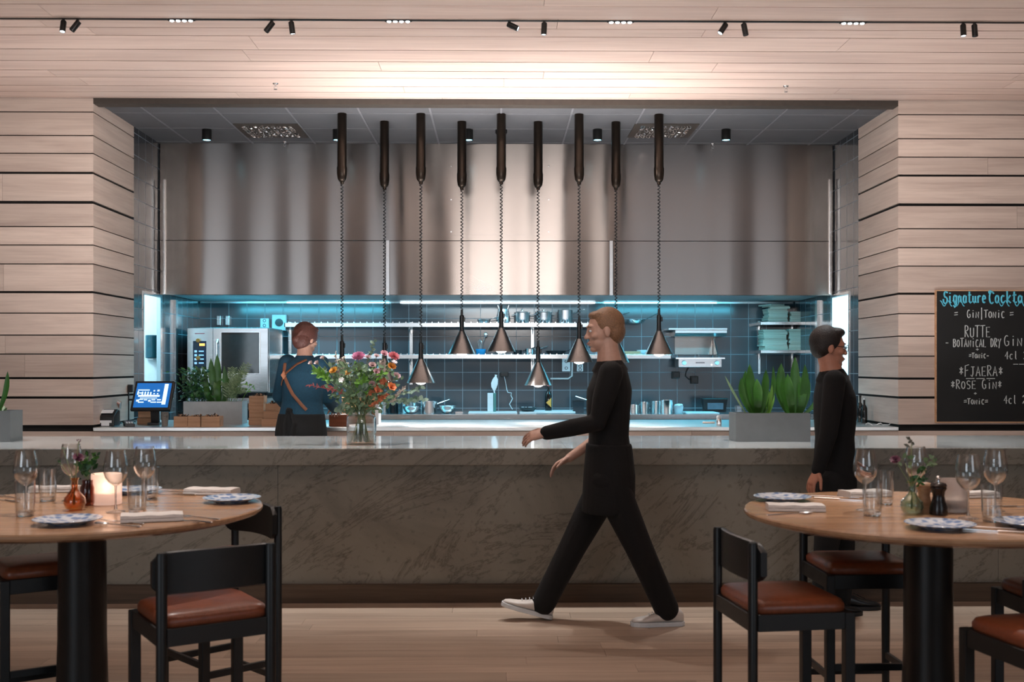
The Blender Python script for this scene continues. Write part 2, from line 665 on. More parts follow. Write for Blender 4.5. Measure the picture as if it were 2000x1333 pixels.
mb = MB()
yy = 9.0
edges = [8.96, 8.79, 8.6, 8.35, 8.15, 7.9, 7.61, 7.29, 7.12, 6.913, 6.667]
rows = [9.0] + edges
y = edges[-1]
while y > -3.6:
    y -= random.choice([.17, .21, .25, .3])
    rows.append(y)
for i in range(len(rows) - 1):
    a, b = rows[i + 1], rows[i]
    x = -8.0 - random.random() * 3
    while x < 8:
        L = random.uniform(2.4, 4.2)
        mb.cur = 0
        mb.box(max(x, -8), a + .007, CZ, min(x + L - .003, 8), b - .007, CZ + .04) if min(x + L, 8) > max(x, -8) + .02 else None
        x += L
mb.cur = 1
mb.box(-8, -4, CZ + .04, 8, 9.0, CZ + .06)
struct(mb.build('ceiling', [M_CEIL, M_GAP]))

mb = MB()
y = -3.9
while y < YW:
    wdt = .14
    x = -8 - random.random() * 2
    while x < 8:
        L = random.uniform(1.3, 2.6)
        if min(x + L, 8) > max(x, -8) + .02:
            mb.box(max(x, -8), y, -.02, min(x + L - .0015, 8), y + wdt - .0015, 0)
        x += L
    y += wdt
mb.cur = 1
mb.box(-8, -4, -.06, 8, YB, -.02)
mb.cur = 2
mb.box(-5.2, 9.02, -.02, 5.2, YB, 0)
struct(mb.build('floor', [M_FLOOR, M_GAP, M_DARK]))

LEFT_Y = [234 - 15, 265, 300, 338, 395.5, 443, 479, 516, 571, 612, 655, 692, 739, 777]
RIGHT_Y = [224, 271, 307, 343, 400, 447, 484, 520, 574, 613, 657, 696, 740, 777]
THICK = {338: .013, 395.5: .016, 571: .012, 739: .012, 777: .013, 343: .012, 400: .016, 574: .012, 740: .012, 777: .013}


def cladding(name, side, ys):
    mb = MB()
    zs = [at(187 if side < 0 else 1763, p, YW).z for p in ys]
    gaps = [THICK.get(p, .006) * 1.5 for p in ys]
    zz = [CZ] + zs + [.958]
    gg = [.0] + gaps + [.02]
    x0, x1 = (-8.0, -XR) if side < 0 else (XR, 8.0)
    for i in range(len(zz) - 1):
        top, bot = zz[i] - gg[i] / 2, zz[i + 1] + gg[i + 1] / 2
        cut = random.uniform(3.6, 5.5) * side
        mb.cur = 0
        a, b = sorted((cut, x0)), sorted((cut, x1))
        mb.box(a[0] + .001, YW, bot, a[1] - .001, YW + .02, top)
        mb.box(b[0] + .001, YW, bot, b[1] - .001, YW + .02, top)
        mb.cur = 1
        xi = -XR - .02 if side < 0 else XR
        mb.box(xi, YW + .0005, bot, xi + .02, YR, top)
    mb.cur = 0
    mb.box(x0, YW, 0, x1, YW + .02, .915)
    mb.cur = 2
    a, b = (-8, -XR - .02) if side < 0 else (XR + .02, 8)
    mb.box(a, YW + .02, 0, b, YW + .1, CZ + .05)
    c, d = (-XR - .06, -XR - .02) if side < 0 else (XR + .02, XR + .06)
    mb.box(c, YW + .1, .9, d, YR, CZ + .05)
    return struct(mb.build(name, [M_WX, M_WY, M_GAP]))


cladding('wall_left', -1, LEFT_Y)
cladding('wall_right', 1, RIGHT_Y)
mb = MB()
mb.box(-8.05, -4, 0, -8, YW, CZ)
struct(mb.build('wall_far_left', M_WY))
mb = MB()
mb.box(8, -4, 0, 8.05, YW, CZ)
struct(mb.build('wall_far_right', M_WY))

# lintel strip above the opening
mb = MB()
mb.box(-XR, 9.0, 3.585, XR, 9.12, CZ + .02)
struct(mb.build('trim_1', M_DARK))

# kitchen ceiling with its grid
KZ = 3.615
mb = MB()
mb.box(-XR - .02, 9.12, KZ, XR + .02, YB, KZ + .04)
mb.cur = 1
k = -5
for k in range(-5, 6):
    mb.box(k * .602 + .03 - .008, 9.12, KZ - .004, k * .602 + .03 + .008, YH, KZ)
for yk in (9.45, 10.05, 10.65):
    mb.box(-XR, yk - .006, KZ - .003, XR, yk + .006, KZ)
struct(mb.build('ceiling_kitchen', [M_KCEIL, M_TBAR]))

# tiled kitchen walls
mb = MB()
mb.box(-XR - .02, YB, 0, XR + .02, YB + .06, KZ)
struct(mb.build('wall_back', M_TX))
DY0, DY1, DZ = 10.27, 10.76, 2.12
for sd, nm in ((-1, 'wall_kitchen_left'), (1, 'wall_kitchen_right')):
    mb = MB()
    a, b = sorted((sd * XR, sd * (XR + .025)))
    mb.box(a, YR, 0, b, DY0, KZ)
    mb.box(a, DY0, DZ, b, DY1, KZ)
    mb.box(a, DY1, 0, b, YB, KZ)
    struct(mb.build(nm, M_TY))
    # steel door frame
    mb = MB()
    j = .03
    xi0, xi1 = sorted((sd * (XR - .008), sd * (XR + .03)))
    mb.box(xi0, DY1 - .001, 0, xi1, DY1 + .06, DZ + .03)
    mb.box(xi0, DY0 - .02, 0, xi1, DY0 + .001, DZ + .03)
    mb.box(xi0, DY0, DZ, xi1, DY1, DZ + .03)
    struct(mb.build('door_1' if sd < 0 else 'door_2', M_STEEL))
    mb = MB()
    mb.box(*sorted((sd * (XR - .03), sd * XR))[:1], 11.2, 0, sorted((sd * (XR - .03), sd * XR))[1], 11.27, 2.12)
    struct(mb.build('trim_2' if sd < 0 else 'trim_3', M_STEEL))
    # the lit side room beyond
    mb = MB()
    a, b = sorted((sd * (XR + .025), sd * 5.2))
    mb.box(a, 11.35, 0, b, 11.4, 2.6)
    mb.box(a, 9.9, 0, b, 9.95, 2.6)
    c, d = sorted((sd * 5.2, sd * 5.25))
    mb.box(c, 9.9, 0, d, 11.4, 2.6)
    mb.box(a, 9.9, 2.6, b, 11.4, 2.65)
    struct(mb.build('wall_side_room_left' if sd < 0 else 'wall_side_room_right', M_WHITE))

# ------------------------------------------------------------------ hood
HB = 2.14
h = thing('extraction_hood', 'wide brushed steel extraction hood filling the opening above the cooking line', 'extractor hood', (0, YH, HB))
mb = MB((0, YH, HB))
sz = 2.672
mb.box(-XR + .012, YH, sz, XR - .012, YH + .04, KZ - .001)
mb.build('upper_panel', M_HOOD, h)
xs = [-XR + .012, at(757, 520, YH).x, at(1194, 520, YH).x, XR - .012]
for i in range(3):
    mb = MB((0, YH, HB))
    mb.box(xs[i] + (.018 if i else 0), YH - .002, HB, xs[i + 1] - (.018 if i < 2 else 0), YH + .04, sz - .004)
    mb.build('lower_panel', M_HOOD, h, bevel=.003)
for i in (1, 2):
    mb = MB((0, YH, HB))
    mb.box(xs[i] - .016, YH + .006, HB, xs[i] + .016, YH + .035, sz)
    mb.build('joint_strip', M_STEEL, h)
mb = MB((0, YH, HB))
mb.box(-XR + .012, YH + .04, HB + .02, XR - .012, YB - .01, HB + .05)
mb.build('underside', plain('satin_steel', srgb(170, 172, 175), .45, .4, .04), h)
mb = MB((0, YH, HB))
mb.box(-XR + .012, YB - .03, HB, XR - .012, YB - .005, HB + .02)
mb.build('rear_lip', M_STEEL, h)
# access panel with screws
a0, a1 = at(879, 320, YH), at(1074, 460, YH)
p = MB((0, YH, HB))
p.box(a0.x, YH - .0035, a1.z, a1.x, YH, a0.z)
pn = p.build('access_panel', M_HOOD, h)
for px in (879, 1074):
    for py in (325, 390, 453):
        q = at(px, py, YH)
        b = MB((0, YH, HB))
        q.x += .012 if px < 900 else -.012
        b.lathe([(0, 0), (.007, 0), (.006, .004), (0, .005)], 10, (q.x, YH - .004, q.z), Matrix.Rotation(PI / 2, 3, 'X'))
        b.build('screw', M_STEELP, pn, True)
for px in (320, 1622):
    q0, q1 = at(px, 350, YH - .02), at(px, 575, YH - .02)
    b = MB((0, YH, HB))
    b.box(q0.x - .012, YH - .02, q1.z, q0.x + .012, YH, q0.z)
    b.build('edge_strip', M_STEELP, h, bevel=.003)
for (p0, p1, lab) in ((560, 760, 0), (782, 1162, 0), (1180, 1400, 0)):
    y_ = YB - .1
    c0, c1 = at(p0, 590, y_), at(p1, 590, y_)
    b = MB((0, YH, HB))
    b.tube([(c0.x, y_, HB + .004), (c1.x, y_, HB + .004)], .008, 8)
    b.build('lamp_tube', M_LEDC if p0 != 782 else M_LEDW, h, True)

# ------------------------------------------------------------------ serving pass and back bench
PZ = .948
ps = thing('serving_pass', 'long timber-fronted serving pass with steel top behind the bar', 'counter', (0, YW, 0))
mb = MB((0, YW, 0))
x = -XR
while x < XR - .01:
    L = min(1.22, XR - x)
    mb.box(x + .001, YW, .1, x + L - .001, YW + .02, PZ - .034)
    x += L
mb.cur = 1
mb.box(-XR, YW + .02, .02, XR, 10.2, PZ - .034)
mb.build('front_panel', [M_WX, M_GAP], ps)
mb = MB((0, YW, 0))
mb.box(-XR + .001, YW - .012, PZ - .03, XR - .001, 10.24, PZ)
mb.build('worktop', M_PASS, ps, bevel=.003)

BZ = .951
bb = thing('back_bench', 'long stainless steel bench along the tiled back wall', 'counter', (0, 11.3, 0))
mb = MB((0, 11.3, 0))
mb.box(-2.1, 11.3, BZ - .055, XR - .02, YB - .003, BZ)
mb.build('worktop', M_STEEL, bb, bevel=.004)
mb = MB((0, 11.3, 0))
mb.box(-2.1, 11.34, .12, XR - .02, YB - .01, BZ - .055)
mb.build('cabinet_body', M_STEEL, bb)
for k in range(6):
    mb = MB((0, 11.3, 0))
    x0 = -2.1 + k * .895
    mb.box(x0 + .01, 11.325, .16, x0 + .885, 11.34, BZ - .075)
    d = mb.build('door', M_STEEL, bb)
    mb = MB((0, 11.3, 0))
    mb.tube([(x0 + .12, 11.30, .8), (x0 + .76, 11.30, .8)], .008, 8)
    mb.build('handle', M_STEELP, d, True)

# ------------------------------------------------------------------ bar counter
CZT, YC = .948, 6.733
bc = thing('bar_counter', 'long grey veined marble bar counter with polished top across the room', 'counter', (0, YC, 0))
mb = MB((0, YC, 0))
slab = CZT - (908 - 876) * 6.70 / FPX
x = -7.6
cuts = [-7.6, -4.3, .42, 4.2, 7.6]
for i in range(4):
    mb.box(cuts[i] + .0007, 6.69, slab, cuts[i + 1] - .0007, 7.88, CZT)
mb.build('top_slab', M_MTOP, bc)
mb = MB((0, YC, 0))
for i in range(4):
    mb.box(cuts[i] + .0007, 6.682, slab, cuts[i + 1] - .0007, 6.69, CZT - .003)
mb.build('slab_edge', M_MARB, bc)  # front of the same slab, its dimmer light put in as darker stone
cuts = [-7.6, -5.2, -1.35, 3.1, 7.6]
mb = MB((0, YC, 0))
for i in range(4):
    mb.box(cuts[i] + .001, YC + .045, .11, cuts[i + 1] - .001, 7.8, slab)
mb.build('front_panel', M_MARB, bc)
mb = MB((0, YC, 0))
mb.box(-7.6, YC - .002, 0, 7.6, 7.7, .11)
mb.build('plinth', M_KICK, bc)

# ------------------------------------------------------------------ track and its lamps
TY = 6.94
tr = MB()
tr.box(-8, TY - .011, CZ - .006, 8, TY + .011, CZ + .004)
tag(tr.build('lighting_track', M_BLACK), 'thin black lighting track running along the timber ceiling', 'lighting track')


def led_module(px, label):
    p = at(px, 42, TY)
    t = thing('track_light_module', label, 'track light', (p.x, TY, CZ - .006), 0, 'four-dot light modules in the ceiling track')
    b = MB()
    b.box(-.085, -.012, -.004, .085, .012, 0)
    b.build('housing', M_BLACK, t)
    for k in range(4):
        b = MB()
        b.lathe([(0, -.007), (.011, -.0065), (.0135, -.003), (.0135, 0)], 12, (-.0585 + k * .039, 0, -.0035))
        b.build('lens', M_LEDW, t, True)


for px, w_ in ((354, 'leftmost flush light with four white dots in the black ceiling track'),
               (778, 'flush four-dot track light left of the ceiling middle'),
               (1212, 'flush four-dot track light right of the ceiling middle'),
               (1666, 'rightmost flush light with four white dots in the black ceiling track')):
    led_module(px, w_)


def track_spot(px, tilt, az, label, lit):
    p = at(px, 42, TY)
    t = thing('track_spotlight', label, 'spotlight', (p.x, TY, CZ - .006), 0, 'small black cylinder spotlights on the ceiling track')
    b = MB()
    b.lathe([(0, 0), (.009, 0), (.009, -.022), (0, -.022)], 10)
    b.build('stem', M_BLACK, t, True)
    M = Matrix.Rotation(az, 3, 'Z') @ Matrix.Rotation(tilt, 3, 'Y')
    c = V((0, 0, -.022))
    b = MB()
    b.lathe([(0, .012), (.016, .012), (.018, .008), (.018, -.062), (.0155, -.064), (.0155, -.058), (0, -.058)], 16, c, M)
    b.build('body', M_BLACK, t, True)
    b = MB()
    b.lathe([(0, -.0615), (.0148, -.0605), (.0148, -.058), (0, -.058)], 14, c, M)
    b.build('lens', M_LEDW if lit else M_BPLAST, t, True)


for a in ((124, .28, PI / 2, 'black track spotlight glowing white, leftmost of the ceiling spots', 1),
          (152, .62, .2, 'black track spotlight tilted left, right beside the leftmost glowing spot', 0),
          (531, .62, .2, 'black track spotlight tilted left, left one of the pair above the left lamps', 0),
          (569, .15, PI + .6, 'nearly upright black track spotlight, right one of the pair above the left lamps', 1),
          (995, 1.1, PI - .2, 'tiny black track spotlight turned sideways close to the ceiling middle', 1),
          (1063, .05, 0, 'straight hanging black track spotlight just right of the ceiling middle', 1),
          (1416, .6, .3, 'black track spotlight tilted left with glowing end, over the rightmost lamps', 1),
          (1453, .2, PI, 'nearly upright dark track spotlight beside the tilted glowing one at right', 0),
          (1881, .12, PI / 2, 'black track spotlight glowing at its end, left one of the rightmost pair', 1),
          (1903, .08, PI, 'unlit black track spotlight, rightmost of the ceiling spots', 0)):
    track_spot(*a)


def sprinkler(px, py, z, label):
    p = onz(px, py, z)
    t = thing('sprinkler_head', label, 'sprinkler', (p.x, p.y, z), 0, 'sprinkler heads in the ceilings')
    b = MB()
    b.lathe([(0, 0), (.022, 0), (.018, -.006), (.009, -.008), (.008, -.02), (0, -.02)], 14)
    b.build('rosette', M_STEELP, t, True)
    b = MB()
    b.tube([(-.008, 0, -.018), (-.012, 0, -.032), (0, 0, -.044)], .002, 6)
    b.tube([(.008, 0, -.018), (.012, 0, -.032), (0, 0, -.044)], .002, 6)
    b.build('frame_arm', M_STEELP, t, True)
    b = MB()
    b.lathe([(0, -.044), (.014, -.044), (.014, -.047), (0, -.047)], 12)
    b.build('deflector', M_STEELP, t, True)


sprinkler(538, 163, CZ, 'small metal sprinkler in the timber ceiling left of the lamps')
sprinkler(1535, 168, CZ, 'small metal sprinkler in the timber ceiling right of the lamps')
sprinkler(556, 277, KZ, 'small sprinkler on the grey kitchen ceiling left of the lamps')
sprinkler(1392, 281, KZ, 'small sprinkler on the grey kitchen ceiling right of the lamps')


def downlight(px, label):
    p = onz(px, 253, KZ)
    t = thing('ceiling_downlight', label, 'downlight', (p.x, p.y, KZ), 0, 'black cylinder downlights on the kitchen ceiling')
    b = MB()
    b.lathe([(0, 0), (.041, 0), (.043, -.003), (.043, -.098), (.040, -.1), (.038, -.097), (.038, -.09), (0, -.09)], 24)
    b.build('housing', M_BLACK, t, True)
    b = MB()
    b.lathe([(0, -.0975), (.034, -.096), (.0375, -.09), (0, -.09)], 20)
    b.build('diffuser', M_LEDC, t, True)


for px, l in ((404, 'black cylinder downlight at the far left of the kitchen ceiling'),
              (659, 'black cylinder downlight half hidden by the leftmost pendant tube'),
              (915, 'black cylinder downlight just right of the fourth pendant tube'),
              (1167, 'black cylinder downlight between the seventh and eighth pendant tubes'),
              (1418, 'black cylinder downlight at the far right of the kitchen ceiling')):
    downlight(px, l)
p = onz(979, 254, KZ)
b = MB()
b.lathe([(0, 0), (.055, 0), (.055, -.03), (.04, -.05), (0, -.05)], 20, (p.x, p.y, KZ))
tag(b.build('smoke_detector', M_BPLAST, None, True), 'dark round ceiling detector peeking out behind the middle pendant tube', 'detector')


def vent(x0, label):
    p = onz(x0, 255, KZ)
    t = thing('ceiling_vent', label, 'air vent', (p.x, p.y, KZ), 0, 'square perforated vents in the kitchen ceiling')
    b = MB()
    b.box(-.29, -.29, -.008, .29, .29, 0)
    b.build('frame', M_DARK, t, bevel=.003)
    b = MB()
    for i in range(9):
        for j in range(9):
            r = .021
            M = Matrix.Rotation(random.uniform(-.5, .5), 3, 'X') @ Matrix.Rotation(random.uniform(-.5, .5), 3, 'Y')
            b.lathe([(r, -.003), (r, .004), (r - .006, .004), (r - .006, -.003)], 8, (-.21 + i * .0525, -.21 + j * .0525, -.013), M, True)
    b.build('swirl_nozzles', M_STEELP, t, True)


vent(531, 'square perforated steel vent in the kitchen ceiling left of the lamps')
vent(1294, 'square perforated steel vent in the kitchen ceiling behind the rightmost lamp')
# ------------------------------------------------------------------ heat lamp pendants
def pendant(px, Yp, y_rim, label, power):
    """y_rim: image row of the shade's rim"""
    p = at(px, 240, Yp)
    X = p.x
    zr = CAM_H + (HOR - y_rim) * Yp / FPX
    t = thing('heat_lamp', label, 'pendant lamp', (X, Yp, KZ), 0, 'conical heat lamps hanging over the pass')
    o = (X, Yp, KZ)
    b = MB()
    b.lathe([(0, 0), (.038, 0), (.040, -.004), (.040, -.47), (0, -.47)], 28)
    b.build('ceiling_tube', M_PEND, t, True)
    b = MB()
    b.lathe([(0, -.46), (.043, -.46), (.044, -.464), (.043, -.52), (.036, -.565), (.022, -.585), (.016, -.588), (.016, -.605), (0, -.605)], 28)
    b.build('end_cap', M_PEND, t, True)
    zs_top = zr - KZ + .205           # top of the cone, local
    zh_top = zs_top + .19             # top of the handle
    # coiled cord
    L = -.60 - zh_top
    turns = max(6, int(L / .030))
    pts = []
    for i in range(turns * 10 + 1):
        a = 2 * PI * i / 10
        pts.append((.0095 * math.cos(a), .0095 * math.sin(a), -.60 - L * i / (turns * 10)))
    b = MB()
    b.tube(pts, .0042, 5)
    b.build('coiled_cord', M_BPLAST, t, True, angle=0)
    b = MB()
    b.lathe([(0, zh_top), (.010, zh_top), (.012, zh_top - .05), (.020, zh_top - .055), (.021, zs_top + .02), (.024, zs_top), (0, zs_top)], 18)
    hd = b.build('handle', M_BPLAST, t, True)
    b = MB()
    b.obox((.022, -.012, zs_top + .10), (.016, .02, .04))
    b.build('switch', M_BPLAST, hd, bevel=.003)
    b = MB()
    z0 = zs_top
    b.lathe([(.021, z0), (.026, z0 - .006), (.118, z0 - .196), (.122, z0 - .205), (.119, z0 - .205), (.023, z0 - .012), (.019, z0 - .006)], 40, closed=True)
    b.build('lamp_shade', M_SHADE, t, True)
    b = MB()
    b.lathe([(0, z0 - .222), (.022, z0 - .219), (.040, z0 - .209), (.050, z0 - .195), (.050, z0 - .18), (.03, z0 - .1), (0, z0 - .1)], 20)
    b.build('bulb', M_BULB, t, True)
    s = spot('heat_lamp_light', (X, Yp, zr - .03), (X, Yp, 0), power, (1, .90, .82), 120, .5, .04)
    return t


PF, PB = 9.46, 9.76
for a in ((668, PF, 745, 'leftmost heat lamp, its shade hidden behind the flower bouquet', 22),
          (751, PB, 745, 'second heat lamp from the left, its shade lost among the flowers', 22),
          (822, PF, 748, 'third heat lamp from the left, hanging low right of the bouquet', 22),
          (902, PB, 692, 'fourth heat lamp from the left, drawn up high', 22),
          (979, PF, 687, 'middle heat lamp, drawn up highest in front of the pots', 22),
          (1051, PB, 753, 'lowest heat lamp, right of the middle, above the dark bottle', 22),
          (1131, PF, 708, 'heat lamp beside the head of the walking waiter, on its left', 22),
          (1203, PB, 709, 'heat lamp directly behind the walking waiter', 22),
          (1287, PF, 693, 'rightmost heat lamp, before the wall grill', 22)):
    pendant(*a)

# ------------------------------------------------------------------ wall shelves and brackets
def wall_shelf(x0, x1, zt, label, brackets, depth=.34):
    Yf = YB - depth
    a, b_ = at(x0, 0, Yf).x, at(x1, 0, Yf).x
    t = thing('wall_shelf', label, 'shelf', ((a + b_) / 2, YB, zt))
    o = ((a + b_) / 2, YB, zt)
    m = MB(o)
    n = int(depth / .05)
    m.box(a, Yf, zt - .045, b_, Yf + .012, zt)
    m.box(a, YB - .02, zt - .03, b_, YB - .003, zt)
    m.box(a, Yf, zt - .045, a + .012, YB - .003, zt)
    m.box(b_ - .012, Yf, zt - .045, b_, YB - .003, zt)
    m.build('frame', M_STEEL, t, bevel=.002)
    m = MB(o)
    x = a + .03
    while x < b_ - .03:
        m.box(x, Yf + .012, zt - .008, x + .035, YB - .02, zt)
        m.box(x + .012, Yf + .002, zt, x + .022, Yf + .010, zt + .012)
        x += .07
    m.build('slats', M_STEEL, t)
    for px in brackets:
        q = at(px, 0, YB - .03).x
        m = MB(o)
        m.box(q - .018, YB - .03, zt - .33, q + .018, YB - .003, zt + .02)
        m.prism([(q - .004, YB - .03, zt - .046), (q - .004, Yf + .06, zt - .046), (q - .004, Yf + .06, zt - .065), (q - .004, YB - .03, zt - .12)], (0, 0, 0), (.008, 0, 0))
        m.build('bracket', M_STEEL, t, bevel=.002)
    return t


wall_shelf(555, 1200, 1.913, 'long slatted steel shelf, upper of the two on the tiled wall', (566, 803, 1040, 1190))
wall_shelf(545, 1312, 1.571, 'long slatted steel shelf, lower of the two on the tiled wall', (566, 803, 1040, 1190))

# ------------------------------------------------------------------ combi oven
ox0, ox1, oz0, oz1 = -3.18, -2.34, 1.17, 1.844
oy0, oy1 = 11.3, 12.0
ov = thing('combi_oven', 'stainless steel combi oven behind the leafy planter', 'oven', ((ox0 + ox1) / 2, oy0, 1.12))
O = ((ox0 + ox1) / 2, oy0, 1.12)
m = MB(O)
m.box(ox0, oy0 + .03, oz0, ox1, oy1, oz1)
m.build('body', M_STEEL, ov, bevel=.006)
m = MB(O)
dx = ox0 + .27
m.box(ox0 + .005, oy0, oz0 + .01, dx - .005, oy0 + .03, oz1 - .005)
cp = m.build('control_panel', M_STEEL, ov, bevel=.004)
m = MB(O)
m.box(ox0 + .065, oy0 - .004, oz1 - .42, ox0 + .2, oy0, oz1 - .14)
dsp = m.build('display', plain('navy_panel', srgb(16, 44, 70), .2), cp)
M_ORNG = emit('orange_indicator', srgb(255, 180, 90), 1.6)
m = MB(O)
m.box(ox0 + .13, oy0 - .007, oz1 - .19, ox0 + .185, oy0 - .004, oz1 - .165)
m.build('indicator', M_ORNG, dsp)
m = MB(O)
for k, zz in enumerate((.235, .275, .315, .355)):
    m.box(ox0 + .08, oy0 - .007, oz1 - zz - .022, ox0 + .105, oy0 - .004, oz1 - zz)
    m.box(ox0 + .125, oy0 - .007, oz1 - zz - .016, ox0 + .175, oy0 - .004, oz1 - zz - .004)
m.build('keys', emit('key_light', srgb(150, 205, 240), .8), dsp)
m = MB(O)
for zz in (.165, .345):
    m.lathe([(0, 0), (.022, 0), (.02, .022), (0, .024)], 18, (ox0 + .12, oy0 - .004, oz1 - zz + .03), Matrix.Rotation(PI / 2, 3, 'X'))
m.build('dial', plain('bronze_dial', srgb(170, 130, 70), .35, .6), cp, True)
m = MB(O)
for k in range(9):
    m.box(ox0 + .085 + k * .011, oy0 - .003, oz1 - .068, ox0 + .093 + k * .011, oy0, oz1 - .06)
m.build('maker_lettering', plain('red_print', srgb(170, 60, 70), .5), cp)
m = MB(O)
m.box(dx, oy0 - .02, oz0 + .01, ox1 - .005, oy0 + .03, oz1 - .005)
dr = m.build('door', M_STEEL, ov, bevel=.006)
m = MB(O)
gx0, gx1, gz0, gz1 = dx + .09, ox1 - .095, oz1 - .47, oz1 - .055
m.box(gx0, oy0 - .024, gz0, gx1, oy0 - .02, gz1)
m.build('window_pane', plain('dark_oven_glass', srgb(60, 62, 62), .06, .3), dr, bevel=.002)
m = MB(O)
for (a, b_, c, d) in ((gx0 - .01, gx0, gz0 - .01, gz1 + .01), (gx1, gx1 + .01, gz0 - .01, gz1 + .01)):
    m.box(a, oy0 - .028, c, b_, oy0 - .02, d)
m.box(gx0, oy0 - .028, gz0 - .01, gx1, oy0 - .02, gz0)
m.box(gx0, oy0 - .028, gz1, gx1, oy0 - .02, gz1 + .01)
m.build('window_frame', M_STEELP, dr, bevel=.002)
m = MB(O)
m.tube([(gx0 - .04, oy0 - .02, oz1 - .36), (gx0 - .04, oy0 - .06, oz1 - .33), (gx0 - .04, oy0 - .06, oz1 - .16), (gx0 - .04, oy0 - .02, oz1 - .13)], .011, 10)
m.build('door_handle', M_STEELP, dr, True)
m = MB(O)
for sx in (ox0 + .05, ox1 - .05):
    for sy in (oy0 + .08, oy1 - .08):
        m.lathe([(0, 0), (.02, 0), (.02, .05), (0, .05)], 10, (sx, sy, 1.12))
m.build('feet', M_BLACK, ov, True)
m = MB(O)
st = thing('oven_stand', 'steel stand carrying the combi oven behind the planter', 'stand', ((ox0 + ox1) / 2, oy0, 0))
m = MB(((ox0 + ox1) / 2, oy0, 0))
m.box(ox0, oy0 + .01, 1.06, ox1 + .1, oy1, 1.12)
m.build('top', M_STEEL, st, bevel=.003)
for sx in (ox0 + .03, ox1 + .04):
    for sy in (oy0 + .05, oy1 - .05):
        m = MB(((ox0 + ox1) / 2, oy0, 0))
        m.box(sx - .02, sy - .02, 0, sx + .02, sy + .02, 1.06)
        m.build('leg', M_STEEL, st)

# sockets, timer, conduits on the tiled wall
def wall_box(name, x0, y0, x1, y1, mat, label, cat, depth=.05, extra=None, group=None):
    a, b_ = at(x0, y0, YB - depth), at(x1, y1, YB - depth)
    c = ((a.x + b_.x) / 2, YB - .001, b_.z)
    t = thing(name, label, cat, c, 0, group)
    m = MB(c)
    m.box(a.x, YB - depth, b_.z, b_.x, YB - .001, a.z)
    m.build('housing', mat, t, bevel=.005)
    w_, h_ = b_.x - a.x, a.z - b_.z
    m = MB(c)
    cx, cz = c[0], (a.z + b_.z) / 2
    if extra == 'dial':
        m.lathe([(0, 0), (w_ * .28, 0), (w_ * .26, .02), (0, .022)], 20, (cx, YB - depth, cz), Matrix.Rotation(PI / 2, 3, 'X'))
        m.build('dial', M_BPLAST, t, True)
    elif extra == 'socket':
        for dz in (-.25, .25):
            m.lathe([(.016, 0), (.018, .003), (.012, .003), (.012, -.002), (0, -.002)], 14, (cx, YB - depth, cz + dz * h_), Matrix.Rotation(PI / 2, 3, 'X'))
        m.build('outlet', M_BPLAST if mat is M_PLAST else M_STEEL, t, True)
    elif extra == 'cover':
        m.box(a.x + .008, YB - depth - .008, b_.z + .01, b_.x - .008, YB - depth, a.z - .012)
        m.build('cover', M_BPLAST, t, bevel=.003)
    return t


wall_box('wall_timer', 531, 615, 559, 646, M_PLAST, 'white wall timer with round black dial right of the oven', 'timer', .06, 'dial')
wall_box('wall_socket', 508, 622, 525, 641, M_PLAST, 'white double socket between oven and dial timer', 'socket', .05, 'socket')
wall_box('wall_socket', 423, 617, 431, 636, M_STEEL, 'grey socket above the oven, left of the two', 'socket', .05, 'socket')
wall_box('wall_socket', 440, 617, 448, 636, M_STEEL, 'grey socket above the oven, right of the two', 'socket', .05, 'socket')
wall_box('wall_socket', 977, 727, 993, 736, M_BPLAST, 'dark socket with a white cord, above the white paddle', 'socket', .05, 'cover')
wall_box('wall_socket', 1313, 726, 1328, 740, M_BPLAST, 'black covered socket below the grill, left of the two', 'socket', .05, 'cover')
wall_box('wall_socket', 1350, 735, 1364, 750, M_BPLAST, 'black covered socket below the grill, right of the two', 'socket', .06, 'cover')
wall_box('wall_socket', 1098, 700, 1114, 726, M_PLAST, 'white socket under the lower shelf left of the waiter', 'socket', .05, 'socket')
wall_box('wall_socket', 1127, 712, 1139, 726, M_PLAST, 'small white socket right of the bent pipe under the shelf', 'socket', .05, 'socket')
m = MB()
q = [at(1118, 700, YB - .02), at(1117, 735, YB - .02), at(1110, 740, YB - .02), at(1075, 740, YB - .02)]
m.tube(q, .009, 8)
tag(m.build('wall_pipe', M_PLAST, None, True), 'thin white bent pipe running along the tiles under the shelf', 'pipe')
m = MB()
q = [at(1345, 718, YB - .015), at(1340, 727, YB - .012), at(1339, 735, YB - .012), at(1345, 741, YB - .012), at(1352, 742, YB - .02)]
m.tube(q, .006, 8)
tag(m.build('grill_cable', M_BPLAST, None, True), 'black cable looping from the wall grill to its socket', 'cable')
m = MB()
base = [(985, 736), (988, 750), (990, 762), (992, 767), (999, 768), (998, 773), (1001, 779), (998, 785), (995, 790), (999, 797), (1001, 800)]
m.tube([at(x, y, YB - .03) for x, y in base], .0045, 6)
tag(m.build('white_cord', M_PLAST, None, True), 'white squiggly cord hanging from the dark socket', 'cord')

